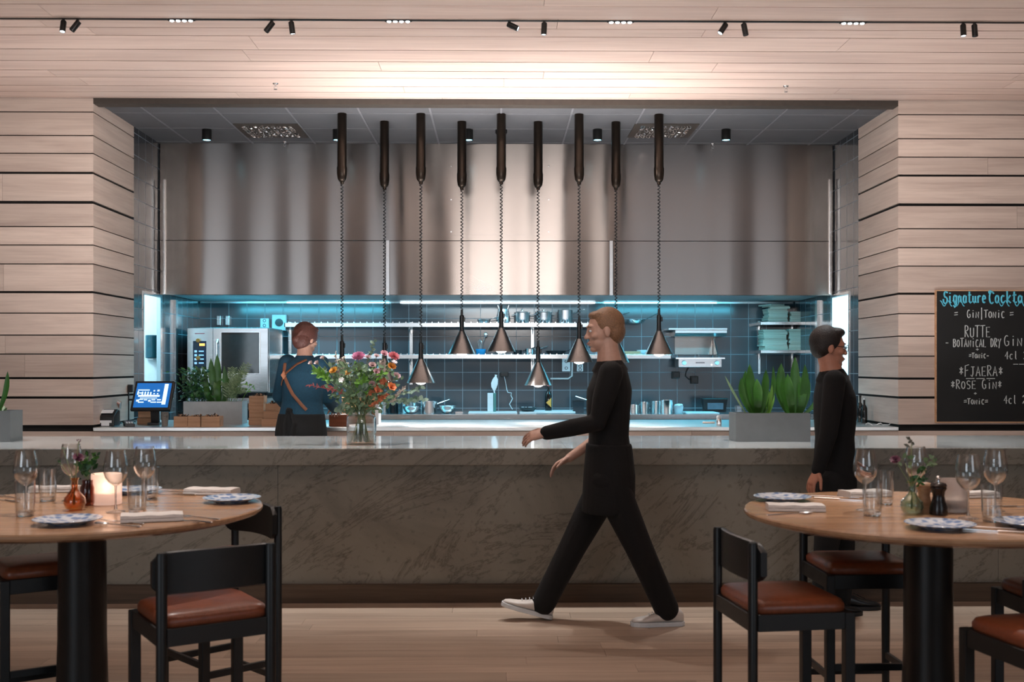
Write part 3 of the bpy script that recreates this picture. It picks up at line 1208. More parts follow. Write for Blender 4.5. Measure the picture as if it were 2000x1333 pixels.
# ------------------------------------------------------------------ salamander grill on the wall
g0, g1 = at(1325, 700, 11.85), at(1410, 718, 11.85)
Og = ((g0.x + g1.x) / 2, YB - .003, g1.z)
sg = thing('wall_grill', 'stainless wall grill with raised hood and two dials near the bookshelf', 'grill', Og)
m = MB(Og)
m.box(g0.x, 11.85, g1.z, g1.x, YB - .1, g0.z)
pn = m.build('control_panel', M_STEEL, sg, bevel=.005)
for px in (1336, 1400):
    q = at(px, 709, 11.85)
    m = MB(Og)
    m.lathe([(0, 0), (.026, 0), (.022, .025), (0, .027)], 18, (q.x, 11.85, q.z), Matrix.Rotation(PI / 2, 3, 'X'))
    m.build('dial', M_PLAST, pn, True)
m = MB(Og)
q = at(1390, 713, 11.85)
m.lathe([(0, 0), (.008, 0), (.006, .004), (0, .005)], 10, (q.x, 11.85, q.z), Matrix.Rotation(PI / 2, 3, 'X'))
m.build('pilot_light', M_LEDW, pn, True)
m = MB(Og)
q = at(1368, 709, 11.85)
for k in range(7):
    m.box(q.x - .05 + k * .014, 11.846, q.z - .006, q.x - .041 + k * .014, 11.85, q.z + .008)
m.build('maker_lettering', plain('grey_print', srgb(120, 110, 120), .5), pn)
a, b_ = at(1320, 700, 11.8), at(1416, 700, 11.8)
m = MB(Og)
m.box(a.x, 11.8, a.z - .008, b_.x, YB - .01, a.z + .006)
m.build('drip_tray', M_STEELP, sg)
a, b_ = at(1318, 657, 12.17), at(1397, 693, 12.17)
m = MB(Og)
m.box(a.x, 12.17, b_.z, b_.x, YB - .003, a.z)
m.build('back_plate', M_HOOD, sg)
a, b_ = at(1306, 641, 11.85), at(1421, 645, 11.85)
m = MB(Og)
m.box(a.x, 11.85, b_.z, b_.x, YB - .003, a.z)
hd = m.build('hood_top', M_STEEL, sg, bevel=.003)
a, b_ = at(1318, 645, 11.9), at(1419, 657, 11.9)
m = MB(Og)
m.prism([(a.x, 11.87, a.z), (a.x, 11.87, a.z - .035), (a.x, 11.93, b_.z), (a.x, YB - .003, b_.z), (a.x, YB - .003, a.z)], (0, 0, 0), (b_.x - a.x, 0, 0))
m.build('heater', M_STEEL, sg, bevel=.003)
m = MB(Og)
a, b_ = at(1395, 660, 12.1), at(1401, 699, 11.95)
m.prism([(a.x, 12.15, a.z), (a.x, 12.15, b_.z), (a.x, 11.9, b_.z)], (0, 0, 0), (.012, 0, 0))
m.bar((a.x - .0, 11.9, b_.z), (a.x + .02, 11.86, b_.z), .01, .02)
m.build('side_arm', M_STEEL, sg)
m = MB(Og)
q = at(1365, 697, 11.83)
m.tube([(q.x, 11.83, q.z - .01), (q.x, 11.83, q.z + .035)], .006, 8)
m.build('lever', M_STEELP, sg, True)

# ------------------------------------------------------------------ book shelf with cook books
def small_shelf(zt, label):
    Yf = YB - .3
    a, b_ = at(1486, 0, Yf).x, at(1572, 0, Yf).x
    o = ((a + b_) / 2, YB, zt)
    t = thing('book_shelf', label, 'shelf', o)
    m = MB(o)
    m.box(a, Yf, zt - .035, b_, YB - .003, zt)
    m.build('board', M_STEEL, t, bevel=.003)
    for q in (a + .05, b_ - .06):
        m = MB(o)
        m.box(q - .012, YB - .02, zt - .26, q + .012, YB - .002, zt + .02)
        m.prism([(q - .004, YB - .02, zt - .036), (q - .004, Yf + .2, zt - .036), (q - .004, YB - .02, zt - .1)], (0, 0, 0), (.008, 0, 0))
        m.build('bracket', M_STEEL, t)
    return a, b_, Yf


zA = at(0, 628, YB - .3).z
zB = at(0, 684, YB - .3).z
small_shelf(zA, 'upper short steel shelf holding books at the right of the back wall')
small_shelf(zB, 'lower short steel shelf packed with books at the right of the back wall')
BK = [plain('paper_' + str(i), srgb(*c), .7, 0, .06, 200) for i, c in enumerate(((206, 200, 186), (160, 150, 138), (128, 100, 80), (190, 188, 182), (92, 70, 56)))]
M_PAGE = plain('pages', srgb(186, 178, 162), .9, 0, .08, 300)
ordinal = ['lowest', 'second lowest', 'third lowest', 'fourth lowest', 'fifth lowest', 'sixth lowest', 'seventh lowest', 'eighth lowest', 'ninth lowest', 'tenth lowest', 'eleventh lowest', 'twelfth lowest', 'thirteenth lowest']


def book_stack(xl, xr, z0, zt_px, n, where, messy=0):
    Yf = YB - .3
    ztop = at(0, zt_px, Yf).z
    hs = [random.uniform(.7, 1.3) for _ in range(n)]
    k = (ztop - z0) / sum(hs)
    z = z0
    for i in range(n):
        hgt = hs[i] * k
        a, b_ = at(xl, 0, Yf).x, at(xr, 0, Yf).x
        up = max(0, i - (n - 4)) if messy else 0
        wdt = (b_ - a) * random.uniform(.88, .98) * (1 - .06 * up)
        cx = (a + b_) / 2 + random.uniform(-.008, .008) + (random.uniform(-.05, .05) if up else 0)
        mat = random.choice(BK)
        t = thing('cook_book', ('top' if i == n - 1 else ordinal[i]) + ' book ' + where, 'book', (cx, YB - .16, z), random.uniform(-.05, .05) * (1 + 3 * up), 'cook books on the right wall shelves')
        m = MB()
        dp = .25
        c = min(.0025, hgt * .15)
        m.box(-wdt / 2, -dp / 2, .0005, wdt / 2, dp / 2, c)
        m.box(-wdt / 2, -dp / 2, hgt - c, wdt / 2, dp / 2, hgt - .0004)
        m.box(wdt / 2 - .003, -dp / 2, c, wdt / 2, dp / 2, hgt - c)
        m.build('cover', mat, t)
        m = MB()
        m.box(-wdt / 2 + .003, -dp / 2 + .002, c, wdt / 2 - .003, dp / 2 - .002, hgt - c)
        m.build('pages', M_PAGE, t)
        z += hgt


book_stack(1499, 1541, zA, 593, 12, 'of the tall untidy stack on the upper shelf', 1)
book_stack(1543, 1572, zA, 608, 5, 'of the low right stack on the upper shelf')
book_stack(1490, 1540, zB, 643, 11, 'of the left stack on the lower shelf')
book_stack(1541, 1570, zB, 642, 11, 'of the right stack on the lower shelf')

# soap dispenser and things seen through the side doors
q = at(298, 700, 11.33)
t = thing('soap_dispenser', 'dark teal soap dispenser on the bright wall beyond the left doorway', 'dispenser', (q.x, 11.349, q.z))
m = MB()
m.prism([(.072 * math.cos(a), -.01 - .1 * math.sin(a), 0) for a in [PI * k / 12 for k in range(13)]], (0, 0, 0), (0, 0, .235))
m.build('housing', plain('teal_plastic', srgb(20, 70, 82), .2), t, True, bevel=.006)
m = MB()
m.box(-.03, -.09, -.02, .03, -.03, 0)
m.build('nozzle', M_PLAST, t, bevel=.004)
q = at(1652, 765, 11.0)
m = MB()
pts = [(q.x - .07 + .14 * k / 20 + .02 * math.sin(k), 11.30, q.z + .05 * math.sin(k * .9) - .004 * k) for k in range(21)]
m.tube(pts, .006, 6)
tag(m.build('hose_loop', M_BPLAST, None, True), 'dark tangled hose hanging beyond the right doorway', 'hose')

# ------------------------------------------------------------------ chalkboard
c0, c1 = at(1829, 569, YW - .02), at(2150, 824, YW - .02)
Ob = ((c0.x + c1.x) / 2, YW - .001, c1.z)
cb = thing('menu_chalkboard', 'black chalkboard lettered with gin cocktails on the right timber wall', 'chalkboard', Ob)
m = MB(Ob)
m.box(c0.x, YW - .022, c1.z, c1.x, YW - .001, c0.z)
m.build('board', plain('chalkboard_black', srgb(20, 20, 20), .6, 0, .3, 5), cb)
m = MB(Ob)
for (a, b_, c, d) in ((c0.x - .008, c0.x, c1.z - .008, c0.z + .008), (c1.x, c1.x + .008, c1.z - .008, c0.z + .008), (c0.x, c1.x, c1.z - .008, c1.z), (c0.x, c1.x, c0.z, c0.z + .008)):
    m.box(a, YW - .026, c, b_, YW - .001, d)
m.build('frame', M_BOX, cb)


def arc(cx, cy, rx, ry, a0, a1, n=10):
    return [(cx + rx * math.cos(math.radians(a0 + (a1 - a0) * i / n)), cy + ry * math.sin(math.radians(a0 + (a1 - a0) * i / n))) for i in range(n + 1)]


GL = {
    'G': [arc(.5, .5, .42, .5, 60, 300) + [(.88, .1), (.88, .45), (.55, .45)]],
    'i': [[(.5, 0), (.5, .68)], [(.5, .88), (.5, .97)]],
    'N': [[(.1, 0), (.12, .72), (.85, .0), (.88, .75)]], 'n': [[(.1, 0), (.12, .72), (.85, .0), (.88, .75)]],
    'T': [[(-.05, .97), (1.05, 1)], [(.5, .98), (.48, 0)]], 't': [[(0, .78), (1, .8)], [(.5, .79), (.5, 0)]],
    'O': [arc(.5, .4, .4, .38, 90, 450, 14)], 'o': [arc(.5, .36, .36, .34, 90, 450, 12)],
    'C': [arc(.55, .4, .42, .42, 50, 310)], 'R': [[(.12, 0), (.14, 1)], [(.14, .98)] + arc(.4, .76, .42, .22, 70, -80, 8) + [(.2, .52), (.9, 0)]],
    'U': [[(.1, .8), (.12, .25)] + arc(.5, .25, .38, .25, 180, 360, 8) + [(.88, .8)]],
    'E': [[(.9, .85), (.15, .85), (.15, .02), (.92, .02)], [(.15, .45), (.75, .45)]],
    'B': [[(.15, 0), (.15, .9)] + arc(.4, .69, .4, .21, 80, -80, 8) + arc(.4, .24, .48, .24, 80, -90, 8) + [(.15, 0)]],
    'A': [[(.05, 0), (.5, .88), (.95, 0)], [(.2, .32), (.8, .32)]],
    'L': [[(.15, .85), (.15, 0), (.9, 0)]], 'D': [[(.15, 0), (.15, .95)] + arc(.2, .475, .7, .475, 85, -85, 10) + [(.15, 0)]],
    'Y': [[(.05, .9), (.5, .45), (.95, .95)], [(.5, .45), (.35, -.15)]],
    'F': [[(.95, 1.05), (.15, .95), (.12, -.05)], [(.15, .5), (.75, .55)]],
    'J': [[(.2, .85), (.9, .85)], [(.6, .85), (.6, .2), (.4, -.05), (.1, .1)]],
    'S': [[(.9, .78)] + arc(.5, .66, .36, .2, 60, 250, 8) + arc(.5, .22, .38, .22, 90, -140, 8)],
    '4': [[(.65, 0), (.65, 1), (.05, .38), (.95, .38)]], 'c': [arc(.5, .33, .38, .33, 50, 310)], 'l': [[(.4, 1.05), (.4, .1), (.6, 0)]],
    '2': [arc(.5, .7, .4, .3, 160, -20, 8) + [(.1, .02), (.95, .02)]], '9': [arc(.5, .68, .36, .3, 0, 360, 10) + [(.82, .1)]],
    '+': [[(.5, .15), (.5, .85)], [(.1, .5), (.9, .5)]], '/': [[(.5, -.25), (.5, 1.3)]], '=': [[(0, .35), (1, .4)], [(.05, .65), (1, .7)]],
    '-': [[(.1, .45), (.9, .45)]], '*': [[(.5, .15), (.5, .85)], [(.15, .3), (.85, .7)], [(.15, .7), (.85, .3)]], '_': [[(0, 0), (1, .05)]],
    # script
    'g1': [arc(.45, .38, .36, .34, 40, 360, 10) + [(.82, .7), (.8, -.25), (.4, -.4), (.1, -.2)]],
    'a1': [arc(.45, .34, .36, .34, 40, 360, 10) + [(.82, .65), (.82, .1), (1, .05)]],
    'n1': [[(.1, .65), (.12, 0)], [(.12, .45), (.4, .68), (.7, .6), (.75, .1), (1, .05)]],
    't1': [[(.45, 1.05), (.42, .12), (.7, 0), (.95, .1)], [(.1, .7), (.85, .75)]],
    'u1': [[(.1, .65), (.12, .15), (.4, 0), (.72, .2), (.74, .65), (.76, .1), (1, .05)]],
    'r1': [[(.15, .65), (.17, 0)], [(.17, .4), (.45, .66), (.85, .62)]],
    'e1': [[(.12, .34), (.8, .4)] + arc(.46, .36, .36, .34, 10, 310, 10)],
    'o1': [arc(.46, .34, .36, .34, 90, 450, 12) + [(.8, .6)]], 'c1': [arc(.5, .34, .38, .34, 50, 310)],
    'k1': [[(.15, 1.1), (.17, 0)], [(.85, .7), (.2, .3), (.9, 0)]], 'l1': [[(.3, 1.1), (.3, .12), (.6, 0)]],
    'i1': [[(.4, .65), (.42, .1), (.7, 0)], [(.4, .85), (.42, .95)]], 's1': [[(.8, .62)] + arc(.5, .5, .28, .16, 60, 250, 8) + arc(.5, .17, .32, .18, 90, -140, 8)],
    'S1': [[(1.05, .95)] + arc(.55, .78, .38, .26, 50, 250, 8) + arc(.45, .25, .5, .3, 80, -200, 12)],
    'C1': [[(1.0, .85)] + arc(.55, .5, .5, .55, 50, 310, 12), arc(.2, 1.0, .25, .12, 0, 300, 8)],
}


def chalk(mb, chars, x0, x1, y0, y1, r=.0042):
    n = len(chars)
    a, b_ = at(x0, y1, YW - .0245), at(x1, y0, YW - .0245)
    cw = (b_.x - a.x) / n
    hh = b_.z - a.z
    for i, ch in enumerate(chars):
        if ch == ' ':
            continue
        for st_ in GL[ch]:
            pts = [(a.x + cw * (i + .1 + .8 * u), YW - .0235, a.z + hh * v) for u, v in st_]
            mb.tube(pts, r, 6, True, (0, 1, 0))


m = MB(Ob)
for s, x0, x1, y0, y1 in (('=  GiN/TONiC =', 1863, 1980, 606, 621), ('RUTTE', 1883, 1935, 636, 659), ('- BOTANiCAL DRY', 1846, 1956, 661, 678),
                          ('GiN', 1960, 1998, 656, 676), ('+', 1905, 1913, 680, 686), ('=TONiC-', 1892, 1932, 690, 700), ('4cl 29', 1962, 2016, 687, 702),
                          ('*FJAERA*', 1872, 1960, 714, 735), ('*ROSE GiN*', 1856, 1958, 742, 760), ('+', 1901, 1909, 766, 772), ('=TONiC=', 1882, 1930, 779, 790),
                          ('4cl 29', 1960, 2014, 773, 789), ('___', 1978, 2012, 711, 712), ('___', 1885, 1945, 739, 740)):
    chalk(m, list(s), x0, x1, y0, y1)
m.build('chalk_lettering', plain('white_chalk', srgb(186, 190, 190), .9, 0, .2, 40), cb)
m = MB(Ob)
chalk(m, ['S1', 'i1', 'g1', 'n1', 'a1', 't1', 'u1', 'r1', 'e1'], 1842, 1927, 571, 592, .0072)
chalk(m, ['C1', 'o1', 'c1', 'k1', 't1', 'a1', 'i1', 'l1', 's1'], 1931, 2032, 571, 592, .0072)
for sx in (1848, 1872, 1960, 1990):
    q = at(sx, 593, YW - .0245)
    m.tube([(q.x + .05 * u, YW - .0235, q.z + .022 * math.sin(u * 5)) for u in [k / 10 for k in range(-10, 11)]], .004, 6, True, (0, 1, 0))
m.build('chalk_heading', plain('cyan_chalk', srgb(90, 190, 215), .9, 0, .2, 40), cb)
# ------------------------------------------------------------------ tables
TH, TR = .90, .68
LT, RT = V((-1.603, 4.27, 0)), V((1.623, 4.13, 0))


def round_table(c, label):
    t = thing('round_table', label, 'table', c, 0, 'round high dining tables')
    m = MB()
    m.lathe([(0, TH - .036), (TR - .05, TH - .036), (TR - .006, TH - .022), (TR, TH - .014), (TR, TH - .005), (TR - .004, TH), (0, TH)], 96)
    m.build('tabletop', M_TOP, t, True)
    m = MB()
    m.lathe([(0, .012), (.105, .012), (.1, .05), (.09, .4), (.088, TH - .036), (0, TH - .036)], 40)
    m.build('column', M_BLACK, t, True)
    m = MB()
    m.lathe([(0, 0), (.32, 0), (.32, .008), (.3, .014), (0, .014)], 48)
    m.build('base_plate', M_BLACK, t, True)
    return t


round_table(LT, 'round oak table on a black column at left, with the glowing candle')
round_table(RT, 'round oak table on a black column at right, with the pepper mill')


def make_stool(label):
    t = thing('counter_stool', label, 'stool', (0, 0, 0), 0, 'black counter stools around the tables')
    pw = .036
    for sx in (-1, 1):
        m = MB()
        m.rings([[(sx * .18 + pw / 2 * math.cos(a) * k, -.17 + pw / 2 * math.sin(a) * k * .9, z) for a in [2 * PI * i / 16 for i in range(16)]]
                 for z, k in ((0, .85), (.3, 1), (.845, 1), (.855, .8))])
        m.build('leg', M_BWOOD, t, True)
        m = MB()
        m.box(sx * .18 - .018, .152, 0, sx * .18 + .018, .188, .612)
        m.build('leg', M_BWOOD, t, bevel=.004)
    m = MB()
    for sx in (-1, 1):
        m.box(sx * .18 - .012, -.155, .555, sx * .18 + .012, .155, .612)
    m.box(-.165, .158, .555, .165, .182, .612)
    m.box(-.165, -.182, .555, .165, -.158, .612)
    m.box(-.17, -.16, .598, .17, .16, .608)
    m.build('seat_frame', M_BWOOD, t, bevel=.002)
    for sx in (-1, 1):
        m = MB()
        m.bar((sx * .18, -.158, .2), (sx * .18, .156, .2), .016, .028)
        m.build('stretcher', M_BWOOD, t, bevel=.002)
    m = MB()
    m.bar((-.165, -.17, .13), (.165, -.17, .13), .016, .026)
    m.build('stretcher', M_BWOOD, t, bevel=.002)
    m = MB()
    m.bar((-.165, .17, .24), (.165, .17, .24), .016, .028)
    m.build('footrest', M_BWOOD, t, bevel=.002)
    # cushion: rounded pad
    m = MB()
    R = []
    for z, k in ((.606, .96), (.618, 1.0), (.634, 1.0), (.648, .955), (.655, .86), (.658, .5)):
        ring = []
        for i in range(48):
            a = 2 * PI * i / 48
            ca, sa = math.cos(a), math.sin(a)
            e = .22
            ring.append((.182 * k * math.copysign(abs(ca) ** e, ca), .172 * k * math.copysign(abs(sa) ** e, sa), z))
        R.append(ring)
    m.rings(R)
    m.build('seat_cushion', M_LEATHER, t, True, angle=60)
    # curved back panel
    m = MB()
    n = 22
    outer, inner = [], []
    for i in range(n + 1):
        u = -1 + 2 * i / n
        x = u * .205
        yb = -.152 - .035 * (1 - u * u) + .012
        hh = .070 * (1 - max(0, abs(u) - .86) * 1.6 / .14 * .25) if abs(u) > .86 else .070
        drop = -.006 * u * u
        outer.append((x, yb, .79 + drop, hh))
    R = []
    for (x, yb, zc, hh) in outer:
        th = .011
        R.append([(x, yb - th, zc - hh + .004), (x, yb - th * .3, zc - hh), (x, yb + th, zc - hh + .004), (x, yb + th, zc + hh - .004), (x, yb - th * .3, zc + hh), (x, yb - th, zc + hh - .004)])
    m.rings(R)
    m.build('backrest', M_BWOOD, t, True)
    return t


def stool_at(src, c, f, label, first=False):
    rz = math.atan2(-f[0], f[1])
    if first:
        src.location = (c[0], c[1], 0)
        src.rotation_euler = (0, 0, rz)
        return src
    return dup(src, label, (c[0], c[1], 0), rz)


s0 = make_stool('black stool with brown leather seat, nearest at the left table, its back to us')
stool_at(s0, (-1.004, 3.748), (-.53, .85), '', True)
stool_at(s0, (-1.177, 4.689), (-.735, -.678), 'black stool right of the left table, tucked behind the nearest stool')
stool_at(s0, (-1.864, 4.56), (.54, -.84), 'black stool behind the left table column, cut by the left picture edge')
stool_at(s0, (1.505, 4.57), (.03, -1), 'black stool behind the right table column, facing us')
stool_at(s0, (1.003, 3.892), (.99, .13), 'black stool left of the right table, its curved backrest in full view')
stool_at(s0, (1.71, 3.37), (-.2, .98), 'black stool in the bottom right corner, in front of the right table')
stool_at(s0, (2.07, 3.97), (-1, -.05), 'black stool at the right picture edge, only its front corner showing')


# ------------------------------------------------------------------ tableware
def make_wineglass():
    t = thing('wine_glass', '', 'wine glass', (0, 0, 0), 0, 'stemmed wine glasses on the tables')
    out = [(.0045, .098), (.012, .103), (.026, .113), (.038, .130), (.0445, .152), (.0435, .178), (.0395, .205), (.0345, .231)]
    inn = [(.0332, .231), (.0382, .205), (.0422, .178), (.0432, .152), (.0367, .131), (.025, .1155), (.011, .1065), (0, .1055)]
    m = MB()
    m.lathe([(0, .098)] + out + inn, 36)
    m.build('bowl', M_THIN, t, True, angle=30)
    m = MB()
    m.lathe([(0, .0985), (.0044, .0985), (.0036, .08), (.0034, .03), (.006, .012), (0, .012)], 14)
    m.build('stem', M_GLASS, t, True, angle=30)
    m = MB()
    m.lathe([(0, 0), (.0345, 0), (.0355, .0015), (.033, .003), (.012, .0075), (.006, .012), (0, .012)], 36)
    m.build('foot', M_THIN, t, True, angle=30)
    return t


def make_tumbler():
    m = MB()
    m.lathe([(0, 0), (.029, 0), (.031, .003), (.0345, .05), (.0365, .132), (.0350, .132), (.0330, .05), (.0285, .018), (.02, .013), (0, .011)], 36)
    t = thing('water_tumbler', '', 'drinking glass', (0, 0, 0), 0, 'tall water tumblers on the tables')
    m.build('glass_wall', M_THIN, t, True, angle=30)
    m = MB()
    m.lathe([(0, .0005), (.0282, .0005), (.0292, .003), (.0285, .015), (.02, .0125), (0, .0108)], 30)
    m.build('heavy_base', M_GLASS, t, True, angle=30)
    return t


wg0, tb0 = make_wineglass(), make_tumbler()
fw = ft = True


def put(src, used, p, label, rz=0):
    if not used:
        src.location = p
        src['label'] = label
        return src
    return dup(src, label, p, rz)


def base(px, Yp):
    q = at(px, 0, Yp)
    return V((q.x, Yp, TH + .0006))


for i, (px, Yp, l) in enumerate((
        (50, 4.16, 'leftmost wine glass, standing right behind the leftmost tumbler'),
        (139, 4.51, 'wine glass behind the amber vase and its flower'),
        (226, 4.15, 'wine glass in front of the glowing candle holder'),
        (283, 4.37, 'wine glass right of the candle, rightmost on the left table'),
        (1690, 4.16, 'leftmost wine glass on the right table'),
        (1789, 4.33, 'wine glass half hidden behind the green vase flowers'),
        (1891, 3.93, 'wine glass right of the black pepper mill, by the near plate'),
        (1944, 4.13, 'rightmost wine glass, behind the right tumbler'))):
    put(wg0, i, base(px, Yp), l)
for i, (px, Yp, l) in enumerate((
        (49, 4.05, 'leftmost tumbler on the left table, before a wine glass'),
        (93, 4.50, 'tumbler between the two left wine glasses'),
        (268, 4.12, 'tumbler right of the candle holder, beside the napkin'),
        (293, 4.55, 'tumbler behind the rightmost wine glass of the left table'),
        (1704, 4.02, 'front tumbler at the left of the right table'),
        (1728, 4.36, 'rear tumbler at the left of the right table, before the napkin'),
        (1937, 3.86, 'rightmost tumbler, before the rightmost wine glass'))):
    put(tb0, i, base(px, Yp), l)

# plates
t = NT('blue_patterned_porcelain')
v = t.coords((1, 1, 1))
vo = t.n('ShaderNodeTexVoronoi', i_Scale=34.0)
nz = t.n('ShaderNodeTexNoise', i_Scale=22.0, i_Detail=4.0, i_Distortion=1.2)
t.l(v, vo.inputs['Vector'])
t.l(v, nz.inputs['Vector'])
mm = t.n('ShaderNodeMath', operation='MULTIPLY')
t.l(vo.outputs['Distance'], mm.inputs[0])
t.l(nz.outputs[0], mm.inputs[1])
t.l(t.ramp(mm.outputs[0], [(.12, srgb(104, 132, 176)), (.2, srgb(160, 176, 200)), (.27, srgb(206, 212, 220))]), t.b.inputs['Base Color'])
t.b.inputs['Roughness'].default_value = .18
M_BLUEP = t.m
m = MB()
m.lathe([(0, 0), (.062, 0), (.066, .004), (.09, .010), (.113, .017), (.116, .0185), (.114, .0205), (.09, .0145), (.064, .008), (0, .0075)], 56)
pl = m.build('dinner_plate', M_BLUEP, None, True, angle=0)
tag(pl, '', 'plate', 'blue patterned plates on the tables')
for i, (px, Yp, l) in enumerate((
        (132, 3.85, 'blue patterned plate at the near edge of the left table'),
        (453, 4.46, 'blue patterned plate at the right edge of the left table'),
        (262, 4.78, 'blue patterned plate at the far side of the left table, behind the glasses'),
        (1528, 4.47, 'blue patterned plate at the left end of the right table'),
        (1836, 3.70, 'blue patterned plate at the near edge of the right table'),
        (2010, 3.74, 'plate cut off by the right picture edge on the right table'))):
    put(pl, i, base(px, Yp), l, i * .7)


# napkins
def napkin(px, Yp, rz, label, w=.21, d=.12):
    q = base(px, Yp)
    t = thing('linen_napkin', label, 'napkin', q, rz, 'folded linen napkins on the tables')
    for k in range(2):
        m = MB()
        R = []
        n = 12
        for i in range(n + 1):
            x = -w / 2 + w * i / n
            zb = .0115 * k + .0004
            wob = .0012 * math.sin(i * 1.3 + k)
            hw = d / 2 - .004 * k
            zt = .0112 + .0115 * k + wob + .001
            R.append([(x, -hw, zb + .003), (x, -hw + .003, zb), (x, hw - .003, zb), (x, hw, zb + .003), (x, hw - .004, zt), (x, 0, zt + .002), (x, -hw + .004, zt)])
        m.rings(R)
        m.build('fold', M_LINEN, t, True, angle=50)
    return t


napkin(297, 3.93, .30, 'folded napkin at the near right of the left table, beside the forks')
napkin(414, 4.74, -.15, 'folded napkin at the far right of the left table, behind the plate')
napkin(108, 4.83, .1, 'folded napkin at the far side of the left table, behind the tumbler', .2, .1)
napkin(1553, 4.17, -.12, 'folded napkin at the left end of the right table, before the plate', .21, .11)
napkin(1690, 4.62, .25, 'folded napkin at the far left of the right table, behind the wine glass', .2, .11)
napkin(1902, 4.58, .1, 'folded napkin at the far side of the right table, behind the mill', .18, .1)


# cutlery
def cutlery(kind, px, Yp, rz, label):
    q = base(px, Yp)
    m = MB()
    if kind == 'fork':
        m.tube([(-.1, 0, .003), (-.04, 0, .004), (.03, 0, .005)], [.0055, .004, .003], 8, True, (0, 1, 0), .5, 1)
        m.prism([(.03, -.004, 0), (.045, -.011, 0), (.06, -.012, 0), (.06, .012, 0), (.045, .011, 0), (.03, .004, 0)], (0, 0, .004), (0, 0, .0058))
        for k in range(4):
            y_ = -.0105 + k * .007
            m.bar((.059, y_, .005), (.1, y_ * .9, .006), .0028, .0018)
        nm = 'dinner_fork'
    elif kind == 'knife':
        m.tube([(-.1, 0, .004), (-.02, 0, .004), (0, 0, .004)], [.006, .005, .004], 8, True, (0, 1, 0), .6, 1)
        m.prism([(0, -.004, 0), (.1, -.008, 0), (.118, -.004, 0), (.12, .004, 0), (.1, .007, 0), (0, .004, 0)], (0, 0, .0012), (0, 0, .003))
        nm = 'table_knife'
    else:
        m.tube([(-.1, 0, .003), (-.02, 0, .004), (.04, 0, .004)], [.0055, .004, .003], 8, True, (0, 1, 0), .5, 1)
        m.ell((.066, 0, .006), (.03, .018, .004), None, 14, 8)
        nm = 'spoon'
    o = m.build(nm, M_STEELP, None, True)
    o.location = q
    o.rotation_euler = (0, 0, rz)
    return tag(o, label, 'fork' if kind == 'fork' else ('knife' if kind == 'knife' else 'spoon'), 'cutlery on the tables')


cutlery('spoon', 228, 3.80, 2.75, 'spoon lying right of the near plate on the left table')
cutlery('fork', 238, 3.87, 2.65, 'fork between near plate and napkin on the left table')
cutlery('knife', 372, 3.90, 2.6, 'knife right of the near napkin on the left table')
cutlery('fork', 386, 3.98, 2.65, 'fork at the near right rim of the left table, beside the knife')
cutlery('fork', 330, 4.80, 2.9, 'fork at the far side of the left table, left of the far napkin')
cutlery('knife', 338, 4.70, 2.95, 'knife at the far side of the left table, in front of the far fork')
cutlery('fork', 15, 4.62, 2.5, 'fork at the left picture edge, far side of the left table')
cutlery('knife', 10, 4.50, 2.5, 'knife at the left picture edge on the left table')
cutlery('fork', 1632, 4.57, -.55, 'fork at the far left of the right table, beside the far napkin')
cutlery('knife', 1640, 4.50, -.5, 'knife in front of the fork at the far left of the right table')
cutlery('spoon', 1545, 4.05, .35, 'spoon lying before the napkin at the left end of the right table')
cutlery('fork', 1920, 3.70, 2.7, 'fork between the two near plates on the right table')
cutlery('knife', 1950, 3.62, 2.6, 'knife between the two near plates on the right table')
cutlery('knife', 1985, 4.25, .1, 'knife at the right picture edge, far side of the right table')


# candle holders
def candle(px, Yp, lit, label):
    q = base(px, Yp)
    t = thing('candle_holder', label, 'candle', q)
    m = MB()
    m.lathe([(0, 0), (.056, 0), (.0585, .003), (.0585, .118), (.057, .121), (.0545, .121), (.0545, .016), (0, .014)], 36)
    fr = NT('frosted_glass_lit' if lit else 'frosted_glass')
    fr.b.inputs['Base Color'].default_value = (1, .93, .90, 1)
    fr.b.inputs['Transmission Weight'].default_value = .75
    fr.b.inputs['Roughness'].default_value = .55
    if lit:
        # the flame glows through the frosted wall
        fr.b.inputs['Emission Color'].default_value = (1, .62, .48, 1)
        fr.b.inputs['Emission Strength'].default_value = .22
    m.build('frosted_glass', fr.m, t, True, angle=40)
    m = MB()
    m.lathe([(0, .0145), (.05, .0145), (.05, .046), (.03, .048), (0, .046)], 28)
    m.build('wax', plain('wax' + str(px), srgb(240, 225, 210), .5, 0, .03), t, True)
    m = MB()
    m.tube([(0, 0, .046), (0, 0, .058)], .0012, 6)
    m.build('wick', M_BPLAST, t)
    if lit:
        m = MB()
        m.lathe([(0, .056), (.005, .062), (.006, .068), (.003, .08), (0, .088)], 12)
        m.build('flame', emit('flame', (1, .72, .4, 1), 40), t, True)
        point('candle_flame_light', q + V((0, 0, .07)), 1.0, (1, .66, .48), .01)


candle(208, 4.40, True, 'frosted candle holder glowing pink on the left table')
candle(1860, 4.14, False, 'unlit frosted candle holder behind the pepper mills on the right table')


